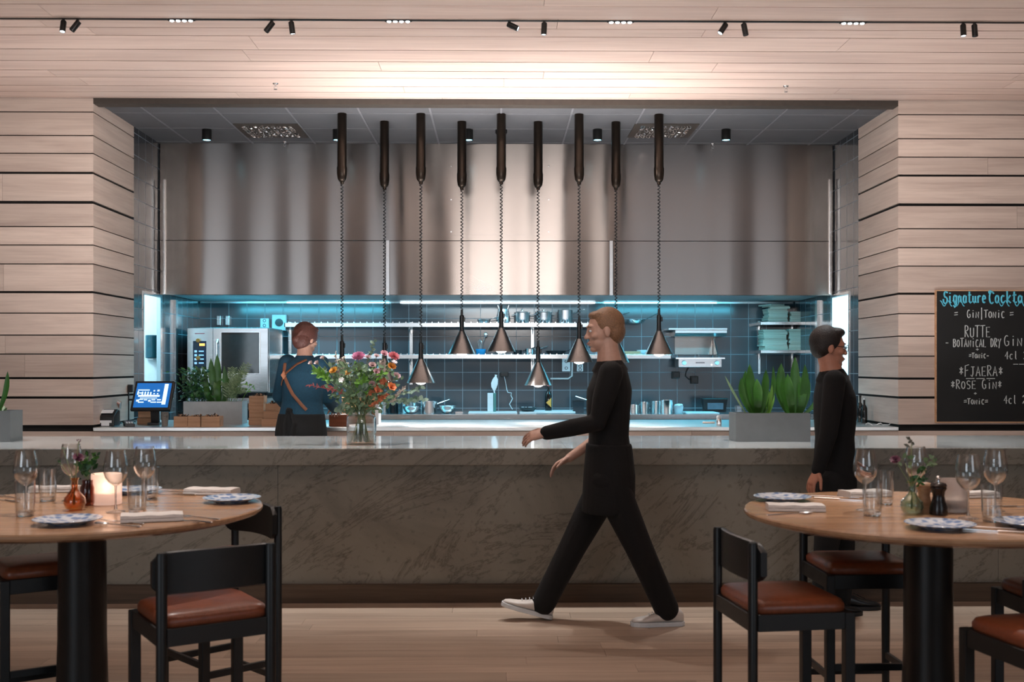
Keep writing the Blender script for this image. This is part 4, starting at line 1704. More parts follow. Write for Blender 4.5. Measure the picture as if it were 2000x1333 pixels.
# mills
def mill(px, Yp, mat, h_, label, cap):
    q = base(px, Yp)
    t = thing('pepper_mill', label, 'mill', q, 0, 'pair of waisted mills on the right table')
    m = MB()
    k = h_ / .13
    m.lathe([(0, 0), (.031, 0), (.032, .004), (.031, .03 * k), (.024, .055 * k), (.0205, .075 * k), (.023, .095 * k), (.029, .106 * k), (.0285, .112 * k), (0, .112 * k)], 30)
    m.build('body', mat, t, True, angle=50)
    m = MB()
    m.lathe([(0, .1125 * k), (.027, .1125 * k), (.030, .118 * k), (.026, .127 * k), (.012, .132 * k), (0, .133 * k)], 30)
    m.build('crown', mat, t, True, angle=50)
    m = MB()
    if cap:
        m.lathe([(0, .132 * k), (.005, .132 * k), (.0045, .14 * k), (.0085, .145 * k), (.009, .152 * k), (.005, .158 * k), (0, .159 * k)], 16)
    else:
        m.lathe([(0, .132 * k), (.008, .132 * k), (.007, .137 * k), (0, .139 * k)], 16)
    m.build('knob', M_STEELP, t, True)


mill(1805, 4.10, M_BOX, .112, 'light wooden salt mill beside the green vase', 0)
mill(1833, 4.04, plain('black_lacquer', srgb(26, 18, 16), .25), .118, 'black pepper mill with steel knob on the right table', 1)


# small vases with sprigs
def bud_vase(px, Yp, mat, label, scale=1.0, ribs=0):
    q = base(px, Yp)
    m = MB()
    k = scale
    prof_o = [(.018, 0), (.033, .006), (.041, .026), (.038, .046), (.022, .066), (.0125, .08), (.0115, .11), (.017, .122)]
    prof_i = [(.0155, .122), (.0095, .11), (.0105, .08), (.020, .065), (.035, .046), (.038, .026), (.030, .009), (0, .006)]
    m.lathe([(0, 0)] + [(r * k, z * k) for r, z in prof_o + prof_i], 40)
    if ribs:
        for v_ in m.v:
            a = math.atan2(v_.y, v_.x)
            f = 1 + .05 * math.cos(a * ribs) * (1 if .01 < v_.z < .06 else 0)
            v_.x *= f
            v_.y *= f
    o = m.build('bud_vase', mat, None, True, angle=45)
    o.location = q
    return tag(o, label, 'vase', 'little bud vases on the tables')


bud_vase(146, 4.22, M_AMBER, 'amber glass bud vase with long neck on the left table')
m = MB()
q = base(172, 4.36)
m.lathe([(0, 0), (.024, 0), (.03, .01), (.03, .07), (.022, .085), (.022, .10), (.019, .10), (.019, .084), (.026, .07), (.026, .012), (0, .01)], 28)
o = m.build('bud_vase', thin_glass('dark_amber_glass', srgb(178, 120, 98)), None, True)
o.location = q
tag(o, 'dark brown bud vase between amber vase and candle', 'vase', 'little bud vases on the tables')
bud_vase(1781, 4.06, M_GREENG, 'ribbed pale green bud vase on the right table', 1.0, 12)
# ------------------------------------------------------------------ greenery
def leafmat(name, a, b, rough=.45):
    t = NT(name)
    v = t.coords((6, 6, 6), True)
    nz = t.n('ShaderNodeTexNoise', i_Scale=2.0, i_Detail=3.0)
    t.l(v, nz.inputs['Vector'])
    g = t.n('ShaderNodeNewGeometry')
    ad = t.n('ShaderNodeMath', operation='MULTIPLY_ADD')
    ad.inputs[1].default_value = .45
    t.l(g.outputs['Random Per Island'], ad.inputs[0])
    ml = t.n('ShaderNodeMath', operation='MULTIPLY')
    ml.inputs[1].default_value = .55
    t.l(nz.outputs[0], ml.inputs[0])
    t.l(ml.outputs[0], ad.inputs[2])
    t.l(t.ramp(ad.outputs[0], [(.25, a), (.75, b)]), t.b.inputs['Base Color'])
    t.b.inputs['Roughness'].default_value = rough
    t.b.inputs['Subsurface Weight'].default_value = .0
    return t.m


L_SNAKE = leafmat('snake_leaf', srgb(24, 60, 22), srgb(66, 118, 42), .35)
L_DARK = leafmat('dark_leaf', srgb(26, 62, 32), srgb(58, 112, 58))
L_LIME = leafmat('lime_leaf', srgb(84, 140, 48), srgb(138, 190, 84))
L_FERN = leafmat('fern_leaf', srgb(84, 116, 76), srgb(140, 164, 124))
L_EUC = leafmat('eucalyptus_leaf', srgb(86, 116, 100), srgb(150, 172, 152))
L_STEM = leafmat('flower_stem', srgb(96, 116, 72), srgb(140, 152, 104))


def snake(mb, base_, tip, wd, curl=(0, 0, 0), nrm=(0, -1, .15)):
    base_, tip, curl = V(base_), V(tip), V(curl)
    n = 9
    pts, ws = [], []
    for i in range(n + 1):
        u = i / n
        pts.append(base_.lerp(tip, u) + curl * math.sin(u * PI) + V((0, 0, 0)))
        ws.append(wd * (.4 + .6 * math.sin(min(1, u * 1.5) * PI / 2)) * (1 - max(0, u - .6) ** 2.2 / .4 ** 2.2) + .001)
    mb.blade(pts, ws, nrm, .22)


def planter(x0, x1, y0, y1, z0, z1, label, cat='planter', mat=None):
    c = V(((x0 + x1) / 2, (y0 + y1) / 2, z0))
    t = thing('plant_box', label, cat, c)
    hx, hy, hz, th = (x1 - x0) / 2, (y1 - y0) / 2, z1 - z0, .012
    m = MB()
    m.box(-hx, -hy, 0, hx, hy, .012)
    m.box(-hx, -hy, .012, hx, -hy + th, hz)
    m.box(-hx, hy - th, .012, hx, hy, hz)
    m.box(-hx, -hy + th, .012, -hx + th, hy - th, hz)
    m.box(hx - th, -hy + th, .012, hx, hy - th, hz)
    m.build('box', mat or M_GREY, t)
    m = MB()
    m.box(-hx + th, -hy + th, .012, hx - th, hy - th, hz - .02)
    m.build('soil', M_SOIL, t)
    return t, c, hx, hy, hz


# right planter with snake plants on the bar
x0, x1 = at(1437, 0, 7.24).x, at(1583, 0, 7.24).x
t, c, hx, hy, hz = planter(x0, x1, 7.24, 7.45, CZT, 1.137, 'grey box of tall snake plants on the right of the bar counter', 'potted plant')
YS = 7.34


def sl(bx, by, tx, ty, w_, curl=(0, 0, 0), mat=None, dy=0, nrm=(0, -1, .15)):
    a = at(bx, by, YS + dy) - c
    b = at(tx, ty, YS + dy + random.uniform(-.04, .04)) - c
    a.z = min(a.z, hz - .025)
    m = MB()
    snake(m, a, b, w_, curl, nrm)
    m.build('leaf', mat or L_SNAKE, t, True, angle=0)


for a in ((1476, 806, 1456, 724, .032, (-.02, 0, 0)), (1480, 806, 1464, 712, .030, (-.015, 0, 0)), (1472, 806, 1448, 738, .022, (-.03, 0, 0)),
          (1484, 806, 1496, 722, .026, (.01, 0, 0)), (1488, 806, 1510, 716, .016, (.03, 0, -.02)), (1478, 806, 1478, 740, .03, (0, -.03, 0)),
          (1545, 806, 1526, 710, .034, (-.03, 0, 0)), (1550, 806, 1553, 698, .032, (0, 0, 0)), (1556, 806, 1572, 712, .026, (.02, 0, 0)),
          (1548, 806, 1538, 730, .03, (-.01, -.03, 0)), (1560, 806, 1562, 735, .028, (.01, -.03, 0)), (1541, 806, 1516, 742, .018, (-.02, 0, 0)),
          (1562, 806, 1580, 742, .016, (.015, 0, 0))):
    sl(*a)
sl(1460, 800, 1416, 735, .007, (-.01, 0, .01), L_FERN)
sl(1566, 800, 1613, 726, .017, (.03, 0, -.03))
for a in ((1500, 760), (1508, 752), (1496, 775), (1506, 780), (1490, 785), (1512, 770)):
    sl(1500, 806, a[0], a[1], .015, (0, 0, 0), L_LIME, 0, (random.uniform(-.6, .6), -1, .3))

# planter cut by the left picture edge
x1 = at(20, 0, 7.28).x
t, c, hx, hy, hz = planter(x1 - .5, x1, 7.28, 7.47, CZT, at(0, 803, 7.28).z, 'grey plant box cut by the left picture edge on the bar counter', 'potted plant')
for a in ((-5, 800, 15, 726, .018, (.02, 0, 0)), (-30, 800, -20, 720, .03, (0, 0, 0)), (-60, 800, -70, 700, .03, (0, 0, 0)), (-90, 800, -100, 715, .03, (0, 0, 0))):
    sl(*a)
for a in ((0, 796), (9, 793), (14, 797)):
    sl(4, 806, a[0], a[1], .008, (0, 0, 0), L_FERN)

# leafy planter on the pass
x0, x1 = at(358, 0, 9.52).x, at(473, 0, 9.52).x
t, c, hx, hy, hz = planter(x0, x1, 9.52, 9.72, PZ, at(0, 785, 9.52).z, 'grey box overflowing with mixed green plants on the pass', 'potted plant', plain('grey_planter_lit', srgb(164, 172, 176), .55, 0, .05))  # same planter grey, lightened in colour for the brighter light here
YS = 9.62
for a in ((424, 785, 412, 700, .03, (-.01, 0, 0)), (428, 785, 424, 692, .032, (0, 0, 0)), (432, 785, 438, 715, .024, (.02, 0, 0)), (420, 785, 402, 725, .026, (-.03, -.02, 0)),
          (436, 785, 446, 738, .022, (.02, -.02, 0)), (414, 785, 404, 748, .022, (-.01, -.05, 0)), (428, 785, 425, 735, .03, (0, -.04, 0))):
    sl(*a)
m = MB()
for k in range(420):
    a = at(random.gauss(382, 15), random.uniform(722, 783), 9.62 + random.uniform(-.12, .12)) - c
    if a.z < hz:
        a.z = hz + random.random() * .08
    d = V((random.uniform(-1, 1), random.uniform(-1, .6), random.uniform(-.4, .9))).normalized()
    L = random.uniform(.03, .055)
    m.blade([a, a + d * L * .35, a + d * L * .7, a + d * L], [.003, L * .26, L * .2, .001], (random.uniform(-.6, .6), -.6, 1), .15)
for k in range(26):
    a = V((random.uniform(-hx * .85, -hx * .1), random.uniform(-.05, .05), hz - .03))
    b = at(random.gauss(380, 13), random.uniform(722, 745), 9.62 + random.uniform(-.1, .1)) - c
    m.tube([a, a.lerp(b, .5), b], .0025, 5)
m.build('herb_foliage', L_DARK, t, True, angle=0)
m = MB()
for k in range(22):
    a = V((random.uniform(hx * .3, hx * .75), random.uniform(-.05, .05), hz - .03))
    b = at(random.gauss(462, 12), random.uniform(712, 765), 9.62 + random.uniform(-.12, .06)) - c
    mid = a.lerp(b, .55) + V((0, 0, .05))
    pts = [a.lerp(mid, u / 6) if u < 6 else mid.lerp(b, (u - 6) / 6) for u in range(13)]
    m.tube(pts, .0016, 4)
    for i in range(3, 13):
        for sd in (-1, 1):
            tdir = (pts[min(i + 1, 12)] - pts[i - 1]).normalized()
            sdv = tdir.cross(V((0, -1, .2))).normalized() * sd
            d = (tdir * .6 + sdv).normalized()
            L = .045 * (1 - .5 * abs(i - 7) / 7)
            m.blade([pts[i], pts[i] + d * L * .5, pts[i] + d * L], [.003, .005, .0005], (0, -1, .3), .1)
m.build('fern_foliage', L_FERN, t, True, angle=0)
m = MB()
e0 = V((hx * .85, -.03, hz - .03))
e1 = at(490, 758, 9.55) - c
m.tube([e0, e0.lerp(e1, .5) + V((0, 0, .02)), e1], .0025, 5)
for k in range(16):
    a = e1 + V((random.uniform(-.05, .05), random.uniform(-.03, .03), random.uniform(-.03, .03)))
    d = V((random.uniform(-1, 1), -.4, random.uniform(-.4, 1))).normalized()
    m.blade([a, a + d * .018, a + d * .036], [.003, .012, .001], (0, -.6, 1), .15)
m.build('lime_sprig', L_LIME, t, True, angle=0)

# ------------------------------------------------------------------ big glass vase and its bouquet
vb = at(706, 866, 7.05)
vb.z = CZT
vs = thing('glass_vase', 'large clear glass vase of flowers on the bar counter', 'vase', vb)
m = MB()
out = [(.088, 0), (.093, .004), (.0945, .02), (.0945, .165), (.088, .182), (.066, .192), (.064, .198), (.066, .222)]
inn = [(.0635, .222), (.0612, .198), (.063, .188), (.084, .179), (.0915, .163), (.0915, .02), (.086, .010), (0, .009)]
m.lathe([(0, 0)] + out + inn, 48)
m.build('glass_body', M_THIN, vs, True, angle=45)
m = MB()
m.lathe([(0, .0095), (.085, .0105), (.0908, .021), (.0908, .08), (0, .08)], 40)
m.build('water', M_WATER, vs, True, angle=40)

bq = thing('flower_bouquet', 'lush mixed flower bouquet standing in the large glass vase', 'bouquet', vb)
NK = V((0, 0, .20))


def bp(px, py, dy=0):
    return at(px, py, 7.05 + dy) - vb


def petals(mb, c_, nrm, r, n, layers, wd, cup=.4, droop=0):
    nrm = V(nrm).normalized()
    a = nrm.orthogonal().normalized()
    b_ = nrm.cross(a)
    for L in range(layers):
        k = 1 - L * .8 / max(1, layers)
        for i in range(n):
            th = 2 * PI * (i + .5 * (L % 2)) / n + random.uniform(-.1, .1)
            d = a * math.cos(th) + b_ * math.sin(th)
            el = cup + L * (1.1 / max(1, layers))
            dd = (d * math.cos(el) + nrm * math.sin(el)).normalized()
            tp = c_ + dd * r * k - nrm * droop * r
            mb.blade([c_, c_.lerp(tp, .4), c_.lerp(tp, .75) + nrm * r * .03, tp], [wd * .3 * r, wd * .8 * r, wd * r, wd * .25 * r], nrm, .2)


stems = MB()
FL = {}


def flower(name, px, py, dy, r, col, n, layers, wd, cup, label=None, center=None):
    if col not in FL:
        c0 = tuple(x * .75 for x in srgb(*col)[:3]) + (1,)
        c1 = tuple(min(1, x * 1.2) for x in srgb(*col)[:3]) + (1,)
        FL[col] = leafmat('petal_%d_%d_%d' % col, c0, c1, .6)
    p_ = bp(px, py, dy)
    m = MB()
    nr = (p_ - V((0, 0, .18))).normalized() + V((0, -.7, .15))
    petals(m, p_, nr, r, n, layers, wd, cup)
    o = m.build(name, FL[col], bq, True, angle=0)
    if label:
        o['label'] = label
    stem_to(p_)


def stem_to(p_, r=.0022):
    ang = math.atan2(p_.y + random.uniform(-.02, .02), p_.x)
    foot = V((-math.cos(ang) * random.uniform(.02, .075), -math.sin(ang) * random.uniform(.02, .075), .014)) if random.random() < .75 else V((math.cos(ang) * .05, math.sin(ang) * .05, .014))
    nk = V((random.uniform(-.022, .022), random.uniform(-.022, .022), .185))
    mid = nk.lerp(p_, .5) + V((0, 0, .02))
    stems.tube([foot, foot.lerp(nk, .55), nk, mid, p_], r, 5)


flower('chrysanthemum', 700, 697, -.08, .046, (176, 92, 128), 16, 5, .16, .15, 'mauve pink chrysanthemum')
flower('chrysanthemum', 769, 697, -.05, .042, (190, 88, 96), 14, 5, .16, .2, 'coral red chrysanthemum')
flower('carnation', 750, 693, -.06, .030, (206, 150, 160), 9, 4, .34, .5)
flower('lily_bud', 609, 712, -.03, .026, (206, 182, 178), 5, 2, .4, .9)
flower('lily_bud', 621, 712, -.05, .028, (206, 182, 178), 5, 2, .4, .9)
flower('lily_bud', 632, 702, 0, .026, (206, 182, 178), 5, 2, .4, .9)
flower('marigold', 652, 725, -.08, .032, (216, 150, 48), 10, 4, .28, .3, 'yellow orange marigold')
flower('marigold', 680, 729, -.08, .028, (214, 164, 84), 10, 4, .28, .3)
flower('marigold', 765, 717, -.06, .032, (226, 146, 54), 10, 3, .28, .3)
flower('orange_lily', 764, 758, -.09, .036, (214, 118, 66), 6, 2, .36, .5)
flower('orange_lily', 752, 752, -.05, .034, (206, 110, 70), 6, 2, .36, .4)
flower('orange_lily', 738, 764, -.10, .032, (200, 112, 76), 6, 2, .34, .4)
flower('orange_lily', 742, 778, -.06, .028, (204, 116, 72), 6, 2, .34, .4)
flower('pale_rose', 727, 716, -.10, .030, (196, 160, 158), 8, 4, .4, .6)
flower('pale_rose', 774, 736, -.04, .030, (206, 172, 176), 7, 3, .4, .5)
flower('pale_rose', 735, 728, -.12, .028, (184, 140, 146), 8, 4, .4, .6)
flower('pale_rose', 726, 752, -.12, .026, (180, 142, 146), 8, 4, .4, .6)
flower('white_daisy', 667, 743, -.12, .022, (232, 230, 226), 9, 1, .2, .2)
flower('white_daisy', 770, 708, -.02, .022, (226, 214, 214), 9, 1, .2, .2)
flower('snapdragon', 718, 700, -.02, .026, (196, 164, 168), 7, 3, .34, .6)
flower('snapdragon', 735, 698, .02, .026, (200, 170, 170), 7, 3, .34, .6)
for sx, sy in ((662, 705), (672, 700), (655, 697), (678, 712), (690, 722)):
    flower('waxflower', sx, sy, random.uniform(-.06, .06), .015, (208, 200, 186), 6, 2, .34, .4)


def spray(name, p0, p1, mat, n, size, wid, spread, label=None, droop=0):
    """a side branch with leaves along it"""
    m = MB()
    a, b = bp(*p0), bp(*p1)
    for i in range(n):
        u = .12 + .88 * i / max(1, n - 1)
        c_ = a.lerp(b, u) + V((0, 0, -droop * u * u))
        d = ((b - a).normalized() * .6 + V((random.uniform(-1, 1), random.uniform(-1, .4), random.uniform(-1, 1))) * spread).normalized()
        L = size * random.uniform(.75, 1.15)
        m.blade([c_, c_ + d * L * .3, c_ + d * L * .7, c_ + d * L], [L * .05, L * wid, L * wid * .85, L * .04], (random.uniform(-.5, .5), -1, random.uniform(-.2, .8)), .12)
    m.tube([a, a.lerp(b, .5), b], .0016, 5)
    o = m.build(name, mat, bq, True, angle=0)
    if label:
        o['label'] = label
    stem_to(a, .0018)


M_AST = leafmat('astilbe_pink', srgb(170, 70, 76), srgb(206, 120, 116), .7)
M_HYP = leafmat('russet_spray', srgb(176, 90, 60), srgb(214, 134, 96), .7)
M_PALE = leafmat('pale_spray', srgb(176, 160, 150), srgb(206, 190, 176), .7)
spray('eucalyptus_sprig', (720, 710, 0), (730, 666, 0), L_EUC, 16, .024, .42, .9, 'tall pale eucalyptus sprig')
spray('eucalyptus_sprig', (705, 780, -.1), (712, 755, -.12), L_EUC, 18, .036, .45, 1)
spray('eucalyptus_sprig', (760, 785, 0), (828, 782, 0), L_EUC, 24, .032, .42, .9)
spray('eucalyptus_sprig', (770, 775, .05), (822, 757, .05), L_EUC, 20, .034, .3, .8)
spray('eucalyptus_sprig', (680, 790, -.08), (662, 800, -.08), L_EUC, 22, .034, .42, 1)
spray('astilbe_sprig', (660, 765, -.02), (603, 752, -.02), M_AST, 26, .022, .16, 1.2, 'thin pink feathery sprig reaching left')
spray('astilbe_sprig', (672, 770, -.05), (642, 754, -.05), M_AST, 30, .024, .18, 1.2)
spray('russet_sprig', (715, 800, -.1), (760, 770, -.1), M_HYP, 40, .022, .3, 1.1)
spray('russet_sprig', (715, 775, -.1), (750, 742, -.08), M_HYP, 40, .022, .3, 1.1)
spray('pale_sprig', (760, 790, -.02), (790, 758, -.02), M_PALE, 30, .022, .25, 1.1)
spray('pale_sprig', (665, 740, 0), (655, 690, 0), M_PALE, 22, .016, .22, 1.1)
spray('pale_sprig', (742, 740, -.08), (745, 705, -.06), M_PALE, 26, .02, .3, 1.2)
spray('lime_sprig', (650, 745, -.05), (622, 728, -.06), L_LIME, 26, .045, .22, .9)
spray('lime_sprig', (640, 740, -.02), (615, 720, -.02), L_LIME, 18, .04, .22, .9)
for (sx, sy) in ((706, 722), (730, 712), (742, 722), (715, 735), (748, 730), (700, 745), (722, 742), (695, 715)):
    spray('lime_sprig', (708, 770, -.06), (sx, sy, random.uniform(-.14, -.02)), L_LIME, 14, .038, .28, 1)
m = MB()
for k in range(620):
    u = random.random()
    px = random.gauss(700, 34) if u < .8 else random.gauss(735, 40)
    py = random.uniform(712, 806)
    if abs(px - 706) > 75 * (1 - abs(py - 742) / 95) + 12:
        px = 706 + (px - 706) * .35
    a = bp(px, py, random.uniform(-.13, .13))
    d = V((random.uniform(-1, 1), random.uniform(-1, .5), random.uniform(-.6, 1))).normalized()
    L = random.uniform(.02, .042)
    m.blade([a, a + d * L * .35, a + d * L * .7, a + d * L], [.002, L * .3, L * .26, .001], (random.uniform(-.5, .5), -1, .4), .15)
fo = m.build('mixed_foliage', leafmat('bouquet_green', srgb(60, 92, 66), srgb(122, 150, 112)), bq, True, angle=0)
fo['kind'] = 'stuff'
for k in range(12):
    p_ = bp(random.gauss(703, 26), random.uniform(735, 790), random.uniform(-.1, .1))
    stem_to(p_, .0024)
stems.build('stems', L_STEM, bq, True, angle=0)


# sprigs in the bud vases
def sprig(name, px, Yp, items, label):
    q = base(px, Yp)
    t = thing(name, label, 'flower', q, 0, 'sprigs in the bud vases')
    st_ = MB()
    for kind, x, y, sz, mat, n in items:
        p_ = at(x, y, Yp + random.uniform(-.02, .02)) - q
        st_.tube([(random.uniform(-.006, .006), random.uniform(-.006, .006), .02), (0, 0, .10), (p_ * .6) + V((0, 0, .04)), p_], .0014, 5)
        m = MB()
        if kind == 'bloom':
            petals(m, p_, V((random.uniform(-.5, .5), -.6, .8)), sz, n, 3, .3, .3)
        else:
            for k in range(n):
                a = p_ + V((random.uniform(-1, 1), random.uniform(-1, 1), random.uniform(-1, 1))) * sz
                d = V((random.uniform(-1, 1), random.uniform(-.8, .5), random.uniform(-.3, 1))).normalized()
                L = sz * random.uniform(.7, 1.2)
                m.blade([a, a + d * L * .5, a + d * L], [.002, L * .32, .001], (random.uniform(-.5, .5), -1, .4), .15)
        m.build('bloom' if kind == 'bloom' else 'leaves', mat, t, True, angle=0)
    st_.build('stems', L_STEM, t, True, angle=0)


M_PLUM = leafmat('plum_petal', srgb(72, 26, 50), srgb(110, 44, 72), .6)
M_GREYL = leafmat('grey_leaf', srgb(70, 72, 62), srgb(104, 104, 92))
sprig('flower_sprig', 146, 4.22, (('bloom', 153, 896, .024, M_PLUM, 10), ('leaf', 116, 903, .008, L_DARK, 7), ('leaf', 124, 880, .008, L_EUC, 6), ('leaf', 154, 862, .006, M_PLUM, 7)),
      'single plum bloom and thin twigs in the amber vase')
sprig('leaf_sprig', 172, 4.36, (('leaf', 172, 915, .03, L_DARK, 26), ('leaf', 177, 898, .022, L_SNAKE, 16), ('leaf', 160, 925, .02, L_DARK, 12)),
      'dark green leafy sprig in the brown bud vase')
sprig('flower_sprig', 1781, 4.06, (('bloom', 1749, 900, .022, M_PLUM, 10), ('leaf', 1780, 868, .018, M_GREYL, 8), ('leaf', 1768, 905, .02, L_FERN, 12), ('leaf', 1795, 930, .022, L_DARK, 18), ('leaf', 1815, 905, .018, L_FERN, 16), ('leaf', 1788, 940, .018, L_SNAKE, 14)),
      'plum flower with green twigs in the green bud vase')
# ------------------------------------------------------------------ things on the pass
def onpass(px, Y):
    q = at(px, 0, Y)
    return V((q.x, Y, PZ))


# point of sale screen
c = onpass(299, 9.34)
t = thing('till_screen', 'black till monitor with a bright blue screen at the left of the pass', 'monitor', c)
Mt = Matrix.Rotation(-.55, 3, 'X')
cc = V((0, 0, .245))
M_SCRB = emit('blue_screen', srgb(6, 100, 176), 1.0, srgb(6, 60, 120))
M_SCRW = emit('screen_white', srgb(206, 232, 250), 1.0)
m = MB()
m.obox(cc, (.335, .03, .285), Mt)
m.build('casing', M_BPLAST, t, bevel=.008)


def sp(u, w_):
    """u,w_ in -1..1 over the screen face"""
    return cc + Mt @ V((u * .145, -.0165, w_ * .118))


m = MB()
m.obox(sp(0, 0), (.29, .003, .236), Mt)
s_ = m.build('screen', M_SCRB, t)
m = MB()
for (u, w_, a, b) in ((-.55, .42, .42, .045), (-.86, .18, .05, .17), (-.72, .18, .09, .05), (-.6, .14, .05, .16), (-.44, .14, .05, .16), (-.28, .14, .05, .16), (-.12, .14, .05, .13),
                      (.06, .36, .06, .06), (.3, .38, .08, .08), (.08, .12, .05, .05), (.28, .12, .05, .05), (-.2, -.06, .78, .085), (-.2, -.24, .62, .03),
                      (-.8, -.45, .1, .09), (-.6, -.58, .2, .05), (-.35, -.38, .12, .05), (-.12, -.46, .09, .09), (.1, -.38, .14, .05), (.12, -.58, .2, .05), (.42, -.38, .14, .05), (.48, -.58, .2, .05), (-.62, -.36, .16, .04)):
    m.obox(sp(u, w_) + Mt @ V((0, -.002, 0)), (a * .29 * .8, .001, b * .236 * .9), Mt)
m.obox(sp(.72, .08) + Mt @ V((0, -.002, 0)), (.032, .001, .2), Mt)
m.build('screen_content', M_SCRW, s_)
m = MB()
m.prism([(-.05, .0, 0), (.05, .0, 0), (.05, .14, 0), (-.05, .14, 0)], (0, 0, 0), (0, 0, .02))
m.bar((0, .07, .02), (0, .035, .23), .07, .03)
m.build('stand', M_BPLAST, t, bevel=.004)

c = onpass(212, 9.22)
t = thing('receipt_printer', 'black receipt printer with white paper at the far left of the pass', 'printer', c)
m = MB()
m.prism([(0, -.07, 0), (0, .08, 0), (0, .08, .13), (0, .02, .14), (0, -.07, .085)], (-.07, 0, 0), (.07, 0, 0))
m.build('housing', M_BPLAST, t, bevel=.008)
m = MB()
m.box(-.05, -.0735, .03, .05, -.0705, .05)
m.box(-.035, -.0735, .005, .03, -.0705, .03)
m.obox((0, -.03, .122), (.1, .05, .003), Matrix.Rotation(.55, 3, 'X'))
m.build('paper', M_PLAST, t)
c = onpass(252, 9.18)
t = thing('card_reader', 'small dark card reader lying left of the till monitor', 'card reader', c, .4)
m = MB()
m.prism([(0, -.08, 0), (0, .08, 0), (0, .08, .045), (0, -.08, .025)], (-.04, 0, 0), (.04, 0, 0))
m.build('housing', M_BPLAST, t, bevel=.006)
m = MB()
m.obox((0, .04, .0405), (.06, .05, .004), Matrix.Rotation(.13, 3, 'X'))
m.build('display', plain('grey_lcd', srgb(96, 100, 120), .2), t)
m = MB()
for i in range(3):
    for j in range(4):
        m.obox((-.02 + i * .02, -.06 + j * .018, .0295 + j * .0022), (.014, .012, .004))
m.build('keys', M_PLAST, t)
c = onpass(226, 9.62)
t = thing('menu_holder', 'tilted stack of pink and white cards on a black stand left of the till', 'card holder', c)
m = MB()
m.lathe([(0, 0), (.06, 0), (.055, .012), (.012, .02), (.01, .16), (0, .16)], 20)
m.build('stand', M_BPLAST, t, True)
M = Matrix.Rotation(.5, 3, 'Y') @ Matrix.Rotation(-.7, 3, 'X')
for k, mt in enumerate((plain('pink_card', srgb(196, 150, 140), .6), M_PLAST, plain('grey_card', srgb(150, 146, 142), .6))):
    m = MB()
    m.obox(V((-.03, -.02, .18)) + M @ V((0, 0, .012 * k)), (.16, .11, .01), M)
    m.build('card', mt, t, bevel=.002)
c = onpass(250, 9.85)
t = thing('tablet_arm', 'black jointed arm with small screens behind the card stack', 'device arm', c)
m = MB()
m.lathe([(0, 0), (.07, 0), (.07, .01), (.012, .016), (.011, .33), (0, .33)], 18)
m.build('post', M_BPLAST, t, True)
m = MB()
m.obox((-.05, -.02, .28), (.07, .03, .1), Matrix.Rotation(.5, 3, 'Z'))
m.build('screen', M_BPLAST, t, bevel=.004)
m = MB()
m.obox((.03, -.02, .30), (.04, .04, .07))
m.bar((-.06, 0, .2), (.12, 0, .2), .02, .016)
m.build('bracket', M_BPLAST, t, bevel=.003)
c = onpass(322, 9.22)
t = thing('cup_stack', 'stack of grey paper cups under the till monitor', 'cups', c)
m = MB()
for k in range(5):
    m.lathe([(.024, .012 * k), (.031, .012 * k + .065), (.033, .012 * k + .067), (.029, .012 * k + .065), (.022, .012 * k)], 20, (0, 0, .001), None, True)
m.build('cups', plain('paper_cup', srgb(120, 116, 110), .6), t, True)
for i, (px, Y_, z_, l) in enumerate(((285, 9.5, 0, 'lower wooden box under the till monitor'), (287, 9.5, .058, 'upper wooden box under the till monitor'))):
    c = onpass(px, Y_)
    m = MB()
    m.box(-.06, -.05, 0, .06, .05, .055)
    o = m.build('wooden_block', M_BOX, None, bevel=.003)
    o.location = c + V((0, 0, z_))
    tag(o, l, 'box', 'wooden boxes on the pass')


# wooden crates
def crate(c, w_, d_, h_, rz, label, fill=False, mat=None):
    t = thing('wooden_crate', label, 'crate', c, rz, 'wooden crates on the pass')
    th = .008
    m = MB()
    m.box(-w_ / 2, -d_ / 2, 0, w_ / 2, d_ / 2, .006)
    m.build('bottom', mat or M_BOX, t)
    for (a, b, c_, d) in ((-w_ / 2, -d_ / 2, w_ / 2, -d_ / 2 + th), (-w_ / 2, d_ / 2 - th, w_ / 2, d_ / 2), (-w_ / 2, -d_ / 2 + th, -w_ / 2 + th, d_ / 2 - th), (w_ / 2 - th, -d_ / 2 + th, w_ / 2, d_ / 2 - th)):
        m = MB()
        m.box(a, b, .006, c_, d, h_)
        m.build('side_board', mat or M_BOX, t, bevel=.001)
    if fill:
        m = MB()
        for k in range(46):
            a = V((random.uniform(-w_ / 2 + .03, w_ / 2 - .03), random.uniform(-d_ / 2 + .03, d_ / 2 - .03), h_ - .008))
            d = V((random.uniform(-1, 1), random.uniform(-1, 1), random.uniform(.0, .8))).normalized()
            m.cur = random.choice((0, 0, 1))
            m.bar(a, a + d * random.uniform(.02, .035), .009, .005)
        f = m.build('cork_pieces', [plain('dark_cork' + label[:5], srgb(70, 50, 40), .8), M_BOX], t)
        f['kind'] = 'stuff'
    return t


